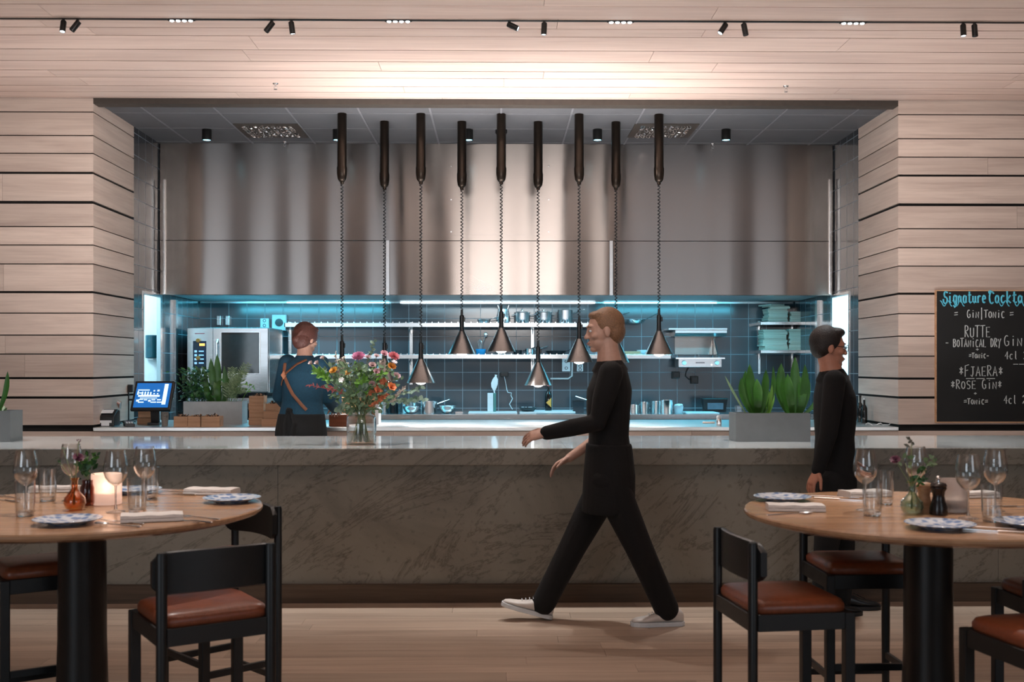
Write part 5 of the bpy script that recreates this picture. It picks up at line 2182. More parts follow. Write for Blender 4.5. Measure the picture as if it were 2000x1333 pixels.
for px, w_, l in ((357, .115, 'leftmost small crate of corks before the grey planter'), (384, .115, 'middle small crate of corks before the grey planter'), (414, .16, 'rightmost small crate of corks before the grey planter')):
    crate(onpass(px, 9.15), w_ - .003, .13, .085, 0, l, True)
xl = onpass(503, 9.45)
for k, l in enumerate(('bottom crate of the left stack beside the chef', 'second crate of the left stack beside the chef', 'third crate of the left stack beside the chef', 'top crate of the left stack beside the chef')):
    crate(xl + V((.005 * (k % 2), 0, .062 * k)), .125, .13, .0605, 0, l, k == 3)
xr = onpass(528, 9.28)
for k, l in enumerate(('bottom crate of the right stack beside the chef', 'middle crate of the right stack beside the chef', 'top crate of the right stack, close to the chef')):
    crate(xr + V((.012 * k, .02 * k, .062 * k)), .13, .12, .0605, .08, l, k == 2)
c = onpass(662, 9.2)
m = MB()
m.box(-.075, -.06, 0, .075, .06, .098)
o = m.build('walnut_block', M_WALNUT, None, bevel=.004)
o.location = c
tag(o, 'dark walnut block beside the chef, left of the glass vase', 'block')
c = onpass(700, 9.55)
t = thing('order_rack', 'small white-edged wooden rack standing behind the glass vase', 'rack', c)
m = MB()
m.box(.155, -.1, 0, .185, .1, .26)
m.build('side_panel', M_PLAST, t, bevel=.002)
m = MB()
m.box(-.13, -.1, 0, -.1, .1, .26)
m.build('side_panel', M_BOX, t, bevel=.002)
m = MB()
m.box(-.1, -.1, .13, .155, .1, .145)
m.build('shelf', M_BOX, t, bevel=.002)
m = MB()
m.box(-.1, .085, 0, .155, .1, .26)
m.build('back_panel', M_BOX, t)
c = onpass(1404, 9.2)
t = thing('salt_shaker', 'small white-capped shaker on the right of the pass', 'shaker', c)
m = MB()
m.lathe([(0, 0), (.022, 0), (.024, .01), (.022, .05), (.018, .06), (0, .06)], 20)
m.build('jar', M_STEELP, t, True)
m = MB()
m.lathe([(0, .0605), (.02, .0605), (.02, .078), (.012, .086), (0, .087)], 20)
m.build('cap', M_PLAST, t, True)
m = MB()
c = onpass(1384, 9.55)
m.tube([(-.045, 0, .009), (0, 0, .008), (.045, 0, .009)], [.009, .007, .009], 10, True, None, 1, 1)
o = m.build('rolled_cloth', M_LINEN, None, True)
o.location = c
tag(o, 'short white rolled cloth left of the small shaker', 'cloth')


# bottles
def bottle(c, h_, r, mat, label, cap, lab=None, name='glass_bottle'):
    t = thing(name, label, 'bottle', c)
    m = MB()
    m.lathe([(0, 0), (r, 0), (r * 1.02, .005), (r, h_ * .58), (r * .8, h_ * .66), (r * .38, h_ * .74), (r * .36, h_ * .93), (0, h_ * .93)], 26)
    m.build('body', mat, t, True)
    m = MB()
    m.lathe([(0, h_ * .93), (r * .42, h_ * .93), (r * .42, h_ * .995), (r * .3, h_), (0, h_)], 18)
    m.build('cap', cap, t, True)
    if lab:
        n = 10
        # rhombus label wrapped round the body, point to the left
        m = MB()
        z0 = h_ * .3
        for i in range(n):
            u0, u1 = i / n, (i + 1) / n
            a0, a1 = -PI / 2 - .75 + 1.7 * u0, -PI / 2 - .75 + 1.7 * u1
            s0, s1 = .19 * h_ * u0, .19 * h_ * u1
            R_ = r * 1.035
            m.add([(R_ * math.cos(a0), R_ * math.sin(a0), z0 - s0), (R_ * math.cos(a1), R_ * math.sin(a1), z0 - s1), (R_ * math.cos(a1), R_ * math.sin(a1), z0 + s1), (R_ * math.cos(a0), R_ * math.sin(a0), z0 + s0)], [(0, 1, 2, 3)])
        m.build('label', lab, t, True)
    return t


M_DKG = plain('dark_bottle_glass', srgb(14, 16, 16), .08)
c = at(1071, 0, 11.9)
bottle(V((c.x, 11.9, BZ + .016)), .285, .036, M_DKG, 'dark bottle with a yellow diamond label on the back bench', plain('red_capsule', srgb(190, 90, 90), .4), plain('yellow_label', srgb(226, 160, 70), .6))
for i, (px, Y_, h_, l) in enumerate(((1680, 9.75, .24, 'left dark bottle at the right end of the pass'), (1688, 9.6, .22, 'right dark bottle at the right end of the pass, nearer the timber'))):
    bottle(onpass(px, Y_), h_, .026, M_DKG, l, M_STEELP if i else M_BPLAST)
m = MB()
c = onpass(1728, 9.2)
pts = [(-.16 + .012 * k, .02 * math.sin(k * 1.1), .006 + .014 * max(0, math.sin(k * .8))) for k in range(20)]
m.tube([c + V(p) for p in pts], .004, 6)
tag(m.build('cable_tangle', M_PLAST, None, True), 'pale tangled cable lying at the right end of the pass', 'cable')


# ------------------------------------------------------------------ cookware
def pot(c, r, h_, label, handle=1, lid=False, rz=0, mat=None, name='cooking_pot', cat='pot'):
    t = thing(name, label, cat, c, rz, 'steel cookware in the kitchen')
    mat = mat or M_STEELP
    m = MB()
    m.lathe([(0, 0), (r * .96, 0), (r, .006), (r, h_ - .004), (r * 1.03, h_), (r * .97, h_), (r * .96, h_ - .004), (r * .96, .01), (0, .008)], 32)
    m.build('pan_body', mat, t, True, angle=40)
    if handle == 1:
        m = MB()
        m.tube([(r * .98, 0, h_ * .75), (r + .05, 0, h_ * .8 + .01), (r + .15, 0, h_ * .8 + .04)], [.007, .007, .009], 8, True, (0, 1, 0), .6, 1)
        m.build('handle', mat, t, True)
    elif handle == 2:
        for s in (-1, 1):
            m = MB()
            m.tube([(s * r * .98, -.025, h_ * .78), (s * (r + .028), -.02, h_ * .8), (s * (r + .028), .02, h_ * .8), (s * r * .98, .025, h_ * .78)], .004, 8)
            m.build('handle', mat, t, True)
    if lid:
        m = MB()
        m.lathe([(0, h_ + .001), (r * 1.02, h_ + .001), (r * 1.0, h_ + .006), (r * .6, h_ + .016), (.006, h_ + .02), (.006, h_ + .03), (.014, h_ + .036), (.01, h_ + .044), (0, h_ + .045)], 30)
        m.build('lid', mat, t, True)
    return t


def pan(c, r, label, rz=0, tilt=.35, mat=None):
    t = thing('frying_pan', label, 'pan', c, rz, 'steel cookware in the kitchen')
    m = MB()
    m.lathe([(0, 0), (r * .74, 0), (r * .8, .004), (r, .042), (r * .985, .043), (r * .78, .009), (0, .006)], 34)
    m.build('pan_body', mat or M_STEELP, t, True, angle=40)
    m = MB()
    m.tube([(r * .96, 0, .036), (r + .06, 0, .036 + .06 * tilt), (r + .17, 0, .036 + .17 * tilt)], [.006, .008, .010], 8, True, (0, 1, 0), .5, 1)
    m.build('handle', mat or M_STEEL, t, True)
    return t


def bowl(c, r, h_, label, mat=None, cat='bowl'):
    m = MB()
    m.lathe([(0, 0), (r * .45, 0), (r * .75, h_ * .3), (r * .95, h_ * .75), (r, h_), (r * 1.04, h_ + .002), (r * .97, h_ - .001), (r * .72, h_ * .33), (r * .4, h_ * .05 + .002), (0, h_ * .05 + .002)], 34)
    o = m.build('mixing_bowl', mat or M_STEELP, None, True, angle=0)
    o.location = c
    return tag(o, label, cat, 'bowls in the kitchen')


ZU, ZL, YSH = 1.9135, 1.5715, 12.02


def onshelf(px, z, Y=YSH):
    q = at(px, 0, Y)
    return V((q.x, Y, z))


M_DKP = plain('dark_pan_iron', srgb(40, 42, 46), .35, .7)
pan(onshelf(945, ZU), .075, 'shallow pan at the left of the pots on the upper shelf', -.9, .15)
t = thing('steel_jug', 'tall steel jug behind the middle lamp cord on the upper shelf', 'jug', onshelf(983, ZU), 1.2, 'steel cookware in the kitchen')
m = MB()
m.lathe([(0, 0), (.075, 0), (.078, .008), (.072, .08), (.056, .15), (.064, .2), (.062, .2), (.053, .15), (.069, .08), (.07, .012), (0, .01)], 28)
m.build('jug_body', M_STEELP, t, True, angle=0)
m = MB()
m.tube([(.055, 0, .175), (.1, 0, .17), (.105, 0, .1), (.074, 0, .05)], .006, 8)
m.build('handle', M_STEELP, t, True)
pot(onshelf(1020, ZU), .085, .115, 'lidded pot right of the tall jug on the upper shelf', 2, True)
pot(onshelf(1062, ZU), .092, .12, 'wide pot with a lid knob, in the middle of the upper shelf', 2, True)
pot(onshelf(1104, ZU), .08, .145, 'deep saucepan with handle up on the upper shelf, left of the waiter', 1, False, .4)
pot(onshelf(1192, ZU), .062, .10, 'small saucepan behind the waiter on the upper shelf', 1, True, .2)
pan(onshelf(1242, ZU), .10, 'shallow steel pan at the right end of the upper shelf', .2, .5)
t = thing('utensil_tub', 'bright blue tub with utensils on the lower shelf', 'tub', onshelf(939, ZL))
m = MB()
m.lathe([(0, 0), (.048, 0), (.056, .06), (.058, .062), (.054, .06), (.046, .006), (0, .005)], 24)
m.build('tub', plain('blue_plastic', srgb(30, 140, 200), .35), t, True, angle=0)
m = MB()
m.tube([(0, 0, .01), (.02, 0, .12), (.05, 0, .21)], [.005, .005, .004], 6)
m.ell((.055, 0, .22), (.02, .012, .026))
m.build('ladle', M_STEELP, t, True)
m = MB()
for k in range(5):
    m.tube([(-.01, 0, .01), (-.03 + .01 * k, .01 * (k % 2), .14), (-.012, 0, .17)], .002, 5)
m.build('whisk', M_STEELP, t, True)
bowl(onshelf(978, ZL), .07, .05, 'steel bowl partly hidden by the middle lamp shade on the lower shelf')
pot(onshelf(1011, ZL), .045, .05, 'dark low pot with handle, left of the shelf bracket on the lower shelf', 1, False, .3, M_DKP)
pot(onshelf(1035, ZL, 11.98), .05, .065, 'low shiny saucepan behind the coiled cord on the lower shelf', 1, False, .25)
pan(onshelf(1086, ZL), .115, 'dark frying pan with raised handle on the lower shelf', .05, .45, M_DKP)
for k in range(5):
    m = MB()
    m.lathe([(0, 0), (.07, 0), (.11, .012), (.112, .013), (.108, .013), (.068, .003), (0, .003)], 30)
    o = m.build('stacked_plate', M_PORC, None, True, angle=0)
    o.location = onshelf(1164, ZL) + V((0, 0, .0135 * k))
    tag(o, ('bottom', 'second', 'third', 'fourth', 'top')[k] + ' plate of the stack behind the waiter on the lower shelf', 'plate', 'plates stacked on the lower shelf')
for k in range(3):
    m = MB()
    m.box(-.1, -.1, 0, .1, .1, .012)
    o = m.build('wooden_board', M_BOX, None, bevel=.004)
    o.location = onshelf(1230, ZL) + V((0, 0, .0125 * k))
    o.rotation_euler = (0, 0, .06 * k)
    tag(o, ('lowest', 'middle', 'top')[k] + ' of three small boards right of the waiter on the lower shelf', 'board', 'boards on the lower shelf')
bowl(onshelf(1254, ZL), .06, .05, 'white bowl left of the rightmost lamp on the lower shelf', M_PORC)
pot(onshelf(1331, ZL + .02, 12.05) - V((0, 0, .02)), .05, .05, 'small round pot in front of the wall grill plate', 1, False, .4) if False else None
for px, r, h_, l in ((590, .10, .12, 'steel pot behind the chef on the lower shelf'), (700, .1, .1, 'steel pot behind the flowers on the lower shelf'),):
    pass


def onbench(px, Y=11.62, z=BZ):
    q = at(px, 0, Y)
    return V((q.x, Y, z + .0005))


pot(onbench(752, 11.75), .06, .12, 'steel container at the far left of the back bench', 0, False, 0, M_STEEL, 'steel_container', 'container')
pot(onbench(767, 11.6), .062, .10, 'dark pot near the left end of the back bench', 0, False, 0, M_DKP)
pot(onbench(799, 11.85), .105, .13, 'large teal-lit pot behind the steel bowl', 2)
bowl(onbench(803, 11.5), .088, .075, 'round steel bowl before the large pot, left part of the bench')
pot(onbench(838, 11.6), .085, .125, 'tall saucepan with raised handle, left part of the bench', 1, False, .5)
bowl(onbench(874, 11.55), .092, .082, 'wide steel bowl right of the tall saucepan')
m = MB()
m.box(-.04, -.05, 0, .04, .05, .022)
o = m.build('small_tray', M_STEELP, None, bevel=.004)
o.location = onbench(897, 11.5)
tag(o, 'little steel tray between wide bowl and white board', 'tray')
a_, b_ = onbench(915, 11.45).x, onbench(1010, 11.45).x
m = MB()
m.box(a_, 11.38, BZ + .0005, b_, 11.75, BZ + .016)
tag(m.build('cutting_board', M_PLAST, None, bevel=.003), 'long white cutting board in the middle of the back bench', 'cutting board', 'cutting boards on the back bench')
m = MB()
a_, b_ = onbench(1022, 11.75).x, onbench(1122, 11.75).x
m.box(a_, 11.6, BZ + .0005, b_, 12.1, BZ + .016)
tag(m.build('cutting_board', M_PLAST, None, bevel=.003), 'white cutting board under the dark bottle', 'cutting board', 'cutting boards on the back bench')
c = onbench(961, 11.62, BZ + .016)
t = thing('knife_block', 'tall pale knife holder with a white paddle, on the long cutting board', 'knife holder', c)
m = MB()
m.box(-.048, -.04, 0, .012, .04, .195)
m.build('holder', M_PLAST, t, bevel=.004)
m = MB()
m.box(.0125, -.04, 0, .042, .04, .195)
m.build('holder_side', plain('green_plastic', srgb(60, 120, 116), .4), t, bevel=.004)
m = MB()
out = [(.0, .18), (-.005, .22), (-.028, .26), (-.03, .3), (-.012, .345), (.012, .375), (.008, .39), (.034, .386), (.028, .372), (.042, .34), (.04, .29), (.028, .25), (.012, .22), (.012, .18)]
m.prism([(x + .02, 0, z) for x, z in out], (0, -.006, 0), (0, .006, 0))
m.build('paddle', M_PLAST, t, True, bevel=.002)
m = MB()
m.box(-.085, -.06, 0, .085, .06, .022)
o = m.build('pale_box', M_PLAST, None, bevel=.004)
o.location = onbench(1031, 11.45)
tag(o, 'flat pale box under the oval dish on the bench', 'box')
t = thing('oval_dish', 'oval dark dish on the flat pale box', 'dish', onbench(1031, 11.45, BZ + .022))
m = MB()
m.lathe([(0, 0), (.06, 0), (.09, .035), (.1, .045), (.096, .046), (.058, .008), (0, .007)], 30)
for v_ in m.v:
    v_.y *= .6
m.build('dish', plain('dark_dish', srgb(56, 70, 74), .15, .2), t, True, angle=0)
m = MB()
for k in range(7):
    m.ell((random.uniform(-.06, .06), random.uniform(-.03, .03), .035), (.016, .014, .014), None, 10, 6)
m.build('food', M_PORC, t, True)
c = onbench(1129, 11.7)
t = thing('plastic_tub', 'dark see-through tub at the waiter\'s elbow on the bench', 'tub', c)
m = MB()
m.rings([[(sx * w_, sy * w_, z) for sx, sy in ((-1, -1), (1, -1), (1, 1), (-1, 1))] for z, w_ in ((0, .055), (.13, .062), (.135, .068), (.135, .06), (.006, .05))])
m.build('tub', plain('smoked_plastic', srgb(46, 54, 60), .15), t)
pot(onbench(1164, 11.7), .065, .165, 'tall steel stockpot just left of the waiter', 1, False, PI - .2)
pot(onbench(1237, 11.55), .058, .09, 'first small pot right of the waiter', 1, False, 1.3)
pot(onbench(1258, 11.62), .055, .115, 'second small pot right of the waiter', 1, False, 1.4)
pot(onbench(1282, 11.75), .062, .12, 'third pot right of the waiter, set back', 0, False, 0)
pot(onbench(1302, 11.5), .064, .14, 'tallest shiny pot at the right of the bench', 0)
t = thing('food_tub', 'white tub heaped with pale food at the right of the bench', 'tub', onbench(1325, 11.52))
m = MB()
m.lathe([(0, 0), (.044, 0), (.052, .075), (.054, .077), (.05, .075), (.042, .006), (0, .005)], 26)
m.build('tub', M_PORC, t, True, angle=0)
m = MB()
for k in range(14):
    m.ell((random.uniform(-.03, .03), random.uniform(-.03, .03), .078 + random.uniform(0, .012)), (.018, .018, .013), None, 10, 6)
m.build('food', M_PLAST, t, True)
m = MB()
a_, b_ = onbench(1340, 11.45).x, onbench(1402, 11.45).x
m.box(a_, 11.36, BZ + .0005, b_, 11.7, BZ + .014)
tag(m.build('cutting_board', M_PLAST, None, bevel=.003), 'pale blue-lit cutting board before the black box', 'cutting board', 'cutting boards on the back bench')
t = thing('black_box', 'black open storage box at the right end of the bench', 'storage box', onbench(1395, 11.85))
m = MB()
m.rings([[(sx * w_ * 2, sy * w_, z) for sx, sy in ((-1, -1), (1, -1), (1, 1), (-1, 1))] for z, w_ in ((0, .056), (.14, .066), (.15, .072), (.15, .064), (.006, .052))])
m.build('box', M_BPLAST, t)
m = MB()
m.box(-.085, -.0665, .03, .085, -.061, .10)
m.build('front_window', plain('blue_grey_window', srgb(70, 92, 106), .2), t)
t = thing('clear_box', 'clear plastic box between black box and snake plants', 'box', onbench(1446, 11.6))
m = MB()
m.rings([[(sx * w_, sy * w_, z) for sx, sy in ((-1, -1), (1, -1), (1, 1), (-1, 1))] for z, w_ in ((0, .048), (.075, .052), (.075, .049), (.004, .045))])
m.build('box', M_GLASS, t)
# ------------------------------------------------------------------ people
def remeshed(mb, name, mat, parent, voxel, smooth=4, sub=0):
    """fuse the closed pieces of mb into one continuous skin"""
    o = mb.build('tmp', mat)
    r = o.modifiers.new('r', 'REMESH')
    r.mode = 'VOXEL'
    r.voxel_size = voxel
    s = o.modifiers.new('s', 'SMOOTH')
    s.factor = .5
    s.iterations = smooth
    dg = bpy.context.evaluated_depsgraph_get()
    dg.update()
    me = bpy.data.meshes.new_from_object(o.evaluated_get(dg))
    bpy.data.objects.remove(o)
    me.name = name
    me.materials.clear()
    me.materials.append(mat)
    me.polygons.foreach_set('use_smooth', [True] * len(me.polygons))
    me.polygons.foreach_set('material_index', [0] * len(me.polygons))
    n = bpy.data.objects.new(name, me)
    COL.objects.link(n)
    n.parent = parent
    return n


def limb(mb, pts, rs, n=14):
    # resample a bent chain softly
    mb.tube(pts, rs, n, True, None, 1, 1)


def basis(f, u):
    f, u = V(f).normalized(), V(u).normalized()
    s = f.cross(u).normalized()       # towards the person's right
    u = s.cross(f)
    return Matrix((s, f, u)).transposed()


def head(mb, c, f, u, neck_to, k=1.0):
    B = basis(f, u)
    P = lambda s, ff, uu: c + B @ (V((s, ff, uu)) * k)
    E = lambda s, ff, uu, r: mb.ell(P(s, ff, uu), tuple(x * k for x in r), B, 20, 14)
    E(0, -.010, .026, (.075, .096, .098))       # skull
    E(0, .022, .0, (.066, .070, .085))          # face
    E(0, .034, -.058, (.052, .056, .052))       # jaw
    E(0, .068, -.096, (.024, .022, .020))       # chin
    E(0, .070, .032, (.050, .024, .016))        # brow
    mb.tube([P(0, .087, .022), P(0, .096, -.008), P(0, .106, -.026)], [.008 * k, .009 * k, .012 * k], 10, True, None, 1, 1)
    for s in (-1, 1):
        E(s * .011, .099, -.030, (.009, .011, .008))
        E(s * .042, .062, -.022, (.022, .022, .020))   # cheek
        E(s * .077, -.006, -.006, (.010, .019, .032))  # ear
    E(0, .088, -.058, (.024, .014, .007))
    E(0, .086, -.070, (.021, .014, .008))
    mb.tube([P(0, -.012, -.045), V(neck_to).lerp(P(0, -.012, -.045), .5), V(neck_to)], [.058 * k, .060 * k, .072 * k], 16, True, None, 1, 1)
    return P, B


def face_parts(P, B, parent, k, hairmat, o):
    for s in (-1, 1):
        m = MB(o)
        m.ell(P(s * .031, .0815, .006), (.0115 * k, .010 * k, .0065 * k), B, 12, 8)
        e = m.build('eye', M_PLAST, parent, True, angle=0)
        m = MB(o)
        m.ell(P(s * .031, .0895, .006), (.0058 * k, .003 * k, .0056 * k), B, 10, 6)
        m.build('iris', M_BPLAST, e, True, angle=0)
        m = MB(o)
        m.tube([P(s * .016, .094, .028), P(s * .034, .091, .033), P(s * .05, .078, .027)], [.003 * k, .0035 * k, .002 * k], 6)
        m.build('eyebrow', hairmat, parent, True)
    m = MB(o)
    m.tube([P(-.022, .090, -.064), P(0, .1015, -.063), P(.022, .090, -.064)], [.002 * k, .0045 * k, .002 * k], 8)
    m.build('lips', plain('lips', srgb(150, 84, 76), .5), parent, True)


def hand(mb, w_, d, nrm, right, curl=.5, k=1.0):
    """wrist w_, direction d, palm normal nrm; five separate fingers"""
    d = V(d).normalized()
    nrm = V(nrm)
    nrm = (nrm - d * nrm.dot(d)).normalized()
    s = d.cross(nrm) * (1 if right else -1)    # towards the thumb
    w_ = V(w_)
    R = []
    for t, a, b in ((-.02, .026, .022), (.0, .028, .020), (.03, .036, .017), (.065, .042, .016), (.088, .040, .013), (.095, .034, .009)):
        c = w_ + d * t * k
        R.append([c + s * (a * k * math.cos(q)) + nrm * (b * k * math.sin(q)) for q in [2 * PI * i / 14 for i in range(14)]])
    mb.rings(R)
    for off, L in ((.032, .070), (.0105, .080), (-.0115, .075), (-.032, .058)):
        p = w_ + d * .085 * k + s * off * k * .98
        dd = (d + s * off * 3.2).normalized()
        pts, ang = [p], .12
        for seg in (.45, .32, .23):
            ang += curl * .55
            p = p + (dd * math.cos(ang) + nrm * math.sin(ang)) * L * seg * k
            pts.append(p)
        mb.tube(pts, [.0088 * k, .0083 * k, .0076 * k, .0066 * k], 10, True, None, 1, 1)
    p = w_ + d * .025 * k + s * .028 * k
    td = (d * .62 + s * .72 + nrm * .25).normalized()
    te = (d * .9 + s * .3 + nrm * .35).normalized()
    mb.tube([p, p + td * .035 * k, p + td * .035 * k + te * .03 * k, p + td * .035 * k + te * .055 * k], [.014 * k, .0115 * k, .0098 * k, .0078 * k], 10, True, None, 1, 1)


def torso(mb, J, g=0.0, down=True):
    """rings from the hips to the shoulders; g inflates"""
    R = []
    n = 24
    for c, sv, fv, a, b in J:
        sv, fv = V(sv).normalized(), V(fv).normalized()
        R.append([V(c) + sv * ((a + g) * math.cos(q)) + fv * ((b + g) * math.sin(q)) for q in [2 * PI * i / n for i in range(n)]])
    mb.rings(R)


def shoe(parent, o, ankle, heel, toe_dir, up, mat, solemat, L=.29):
    d, u = V(toe_dir).normalized(), V(up).normalized()
    s = d.cross(u).normalized()
    u = s.cross(d)
    h = V(heel)
    m = MB(o)
    R = []
    for t, w_, z0, z1 in ((0.0, .024, .02, .070), (.018, .034, .02, .092), (.06, .037, .02, .105), (.11, .039, .02, .088), (.16, .045, .02, .066), (.21, .048, .02, .052), (.255, .042, .02, .045), (.28, .028, .02, .038), (.29, .012, .02, .03)):
        c = h + d * t * (L / .29)
        zc, hz = (z0 + z1) / 2, (z1 - z0) / 2
        R.append([c + s * (w_ * math.copysign(abs(math.cos(q)) ** .8, math.cos(q))) + u * (zc + hz * math.copysign(abs(math.sin(q)) ** .8, math.sin(q))) for q in [2 * PI * i / 18 for i in range(18)]])
    m.rings(R)
    sh = m.build('shoe', mat, parent, True, angle=60)
    m = MB(o)
    R = []
    for t, w_ in ((-.006, .02), (.012, .036), (.06, .04), (.13, .043), (.2, .052), (.255, .046), (.285, .03), (.297, .012)):
        c = h + d * t * (L / .29)
        R.append([c + s * w_ + u * 0, c + s * w_ + u * .024, c - s * w_ + u * .024, c - s * w_ + u * 0])
    m.rings(R)
    m.build('sole', solemat, sh, bevel=.003)
    m = MB(o)
    for k in range(4):
        c = h + d * (.13 + .02 * k) * (L / .29) + u * (.089 - .009 * k)
        m.tube([c - s * .022, c + u * .004, c + s * .022], .0025, 6)
    m.build('laces', solemat, sh, True)
    return sh


SKIN = plain('skin', srgb(188, 148, 130), .5, 0, .06, 40)
SKIN2 = plain('skin_warm', srgb(186, 128, 104), .5, 0, .06, 40)
T_BLACK = plain('black_cloth', srgb(13, 13, 14), .9, 0, .2, 120, .15)
T_BLACK2 = plain('black_trouser_cloth', srgb(11, 11, 12), .9, 0, .2, 120, .15)
T_TEAL = plain('teal_shirt_cloth', srgb(12, 62, 84), .8, 0, .15, 90, .15)
H_BROWN = plain('light_brown_hair', srgb(126, 92, 66), .55, 0, .3, 160, .4)
H_DARK = plain('dark_hair', srgb(34, 26, 22), .55, 0, .3, 160, .4)
H_RED = plain('auburn_hair', srgb(74, 36, 27), .5, 0, .35, 160, .4)
M_SNEAK = plain('white_leather', srgb(214, 206, 198), .5, 0, .04)
X, Yv, Z = V((1, 0, 0)), V((0, 1, 0)), V((0, 0, 1))

# ---- the waiter walking left
o = V((at(1190, 0, 6.18).x, 6.18, 0))
wt = thing('person', 'person in black striding left in white sneakers before the bar', 'person', o)
f = V((-1, 0, 0))
hip_n, hip_f = at(1188, 938, 6.09), at(1188, 938, 6.27)
kn_n, an_n = at(1247, 1068, 6.07), at(1300, 1186, 6.13)
kn_f, an_f = at(1120, 1066, 6.27), at(1063, 1176, 6.28)
sh_n, sh_f = at(1193, 729, 6.0), at(1197, 730, 6.37)
el_n, wr_n = at(1166, 826, 5.97), at(1068, 846, 6.02)
el_f, wr_f = at(1188, 842, 6.40), at(1112, 895, 6.36)
nk = at(1190, 708, 6.18)
hc = at(1180, 647, 6.18)
TJ = [(at(1190, 968, 6.18), Yv, f, .165, .115), (at(1190, 940, 6.18), Yv, f, .175, .125), (at(1190, 900, 6.18), Yv, f, .165, .115), (at(1189, 850, 6.18), Yv, f, .145, .10),
      (at(1188, 800, 6.18), Yv, f, .16, .112), (at(1190, 762, 6.18), Yv, f, .178, .115), (at(1193, 730, 6.18), Yv, f, .165, .085), (at(1192, 714, 6.18), Yv, f, .105, .068)]
m = MB(o)
P, B = head(m, hc, (-1, -.05, -.10), (-.06, 0, 1), nk)
torso(m, TJ, -.006)
m.tube([sh_n, el_n, wr_n], [.052, .040, .026], 14, True, None, 1, 1)
m.tube([sh_f, el_f, wr_f], [.052, .040, .026], 14, True, None, 1, 1)
m.tube([hip_n, kn_n, an_n], [.085, .056, .040], 14, True, None, 1, 1)
m.tube([hip_f, kn_f, an_f], [.085, .056, .040], 14, True, None, 1, 1)
hand(m, wr_n, (-.95, .1, -.2), (.1, .55, -.8), False, .55)
hand(m, wr_f, (-.85, -.1, -.45), (.1, -.3, -.9), True, .5)
remeshed(m, 'body', SKIN, wt, .0046, 3)
face_parts(P, B, wt, 1, H_BROWN, o)
m = MB(o)
torso(m, TJ, .012)
m.tube([sh_n, sh_n.lerp(el_n, .55), el_n, el_n.lerp(wr_n, .5), wr_n], [.068, .062, .054, .048, .040], 16, True, None, 1, 1)
m.tube([sh_f, sh_f.lerp(el_f, .55), el_f, el_f.lerp(wr_f, .22)], [.068, .062, .054, .050], 16, True, None, 1, 1)
m.tube([at(1191, 724, 6.18), at(1190, 704, 6.18)], [.105, .070], 18)
remeshed(m, 'shirt', T_BLACK, wt, .008, 3)
m = MB(o)
torso(m, [(at(1190, 980, 6.18), Yv, f, .15, .11), (at(1190, 955, 6.18), Yv, f, .17, .125), (at(1190, 915, 6.18), Yv, f, .165, .118)], .004)
for a, b, c_ in ((hip_n, kn_n, an_n), (hip_f, kn_f, an_f)):
    m.tube([a, a.lerp(b, .5), b, b.lerp(c_, .55), c_ + (c_ - b) * .03], [.105, .092, .078, .072, .070], 18, True, None, 1, 1)
remeshed(m, 'trousers', T_BLACK2, wt, .009, 4)
m = MB(o)
torso(m, [(at(1187, 1000, 6.18), Yv, f, .185, .140), (at(1188, 985, 6.18), Yv, f, .188, .142), (at(1190, 930, 6.18), Yv, f, .186, .138), (at(1189, 866, 6.18), Yv, f, .165, .12)], .008)
remeshed(m, 'waist_apron', T_BLACK, wt, .009, 3)
m = MB(o)
m.ell(P(0, -.024, .038), (.084, .098, .098), B, 24, 16)
m.ell(P(0, -.055, .0), (.078, .066, .085), B, 20, 12)
m.ell(P(0, .035, .092), (.062, .048, .026), B, 16, 10)
remeshed(m, 'hair', H_BROWN, wt, .008, 2)
shoe(wt, o, an_n, V((at(1334, 0, 6.14).x, 6.14, .0)), (-1, -.06, 0), Z, M_SNEAK, M_PLAST)
hl = at(1076, 1213, 6.28)
hl.z = max(.004, hl.z)
shoe(wt, o, an_f, hl, (-.95, 0, .27), (.27, 0, .95), M_SNEAK, M_PLAST)

# ---- the second person in black, walking right behind the right table
o = V((at(1628, 0, 6.47).x, 6.47, 0))
gp = thing('person', 'person in black with glasses, facing right beside the snake plants', 'person', o)
f = X
Y2 = 6.47
A2 = lambda x, y, dy=0: at(x, y, Y2 + dy)
hip_n, hip_f = A2(1630, 945, -.09), A2(1630, 945, .06)
kn_n, an_n = A2(1614, 1065, -.09), A2(1606, 1165, -.09)
kn_f, an_f = A2(1646, 1065, .06), A2(1642, 1170, .06)
sh_n, sh_f = A2(1630, 744, -.18), A2(1630, 744, .15)
el_n, wr_n = A2(1618, 848, -.23), A2(1598, 918, -.22)
el_f, wr_f = A2(1644, 850, .17), A2(1662, 900, .15)
hc, nk = A2(1619, 680), A2(1623, 726)
TJ = [(A2(1630, 970), Yv, f, .155, .105), (A2(1630, 945), Yv, f, .165, .115), (A2(1630, 900), Yv, f, .155, .108), (A2(1630, 855), Yv, f, .145, .10), (A2(1631, 810), Yv, f, .16, .112),
      (A2(1630, 775), Yv, f, .172, .108), (A2(1627, 744), Yv, f, .155, .08), (A2(1626, 730), Yv, f, .10, .065)]
m = MB(o)
P, B = head(m, hc, (1, -.05, -.08), (.05, 0, 1), nk, .95)
torso(m, TJ, -.006)
for a, b, c_ in ((sh_n, el_n, wr_n), (sh_f, el_f, wr_f)):
    m.tube([a, b, c_], [.052, .040, .026], 14, True, None, 1, 1)
for a, b, c_ in ((hip_n, kn_n, an_n), (hip_f, kn_f, an_f)):
    m.tube([a, b, c_], [.082, .055, .040], 14, True, None, 1, 1)
hand(m, wr_n, (-.45, 0, -.9), (.9, .3, -.4), True, .4)
hand(m, wr_f, (.6, 0, -.8), (.5, -.3, .4), False, .5)
remeshed(m, 'body', SKIN2, gp, .0048, 3)
face_parts(P, B, gp, .95, H_DARK, o)
m = MB(o)
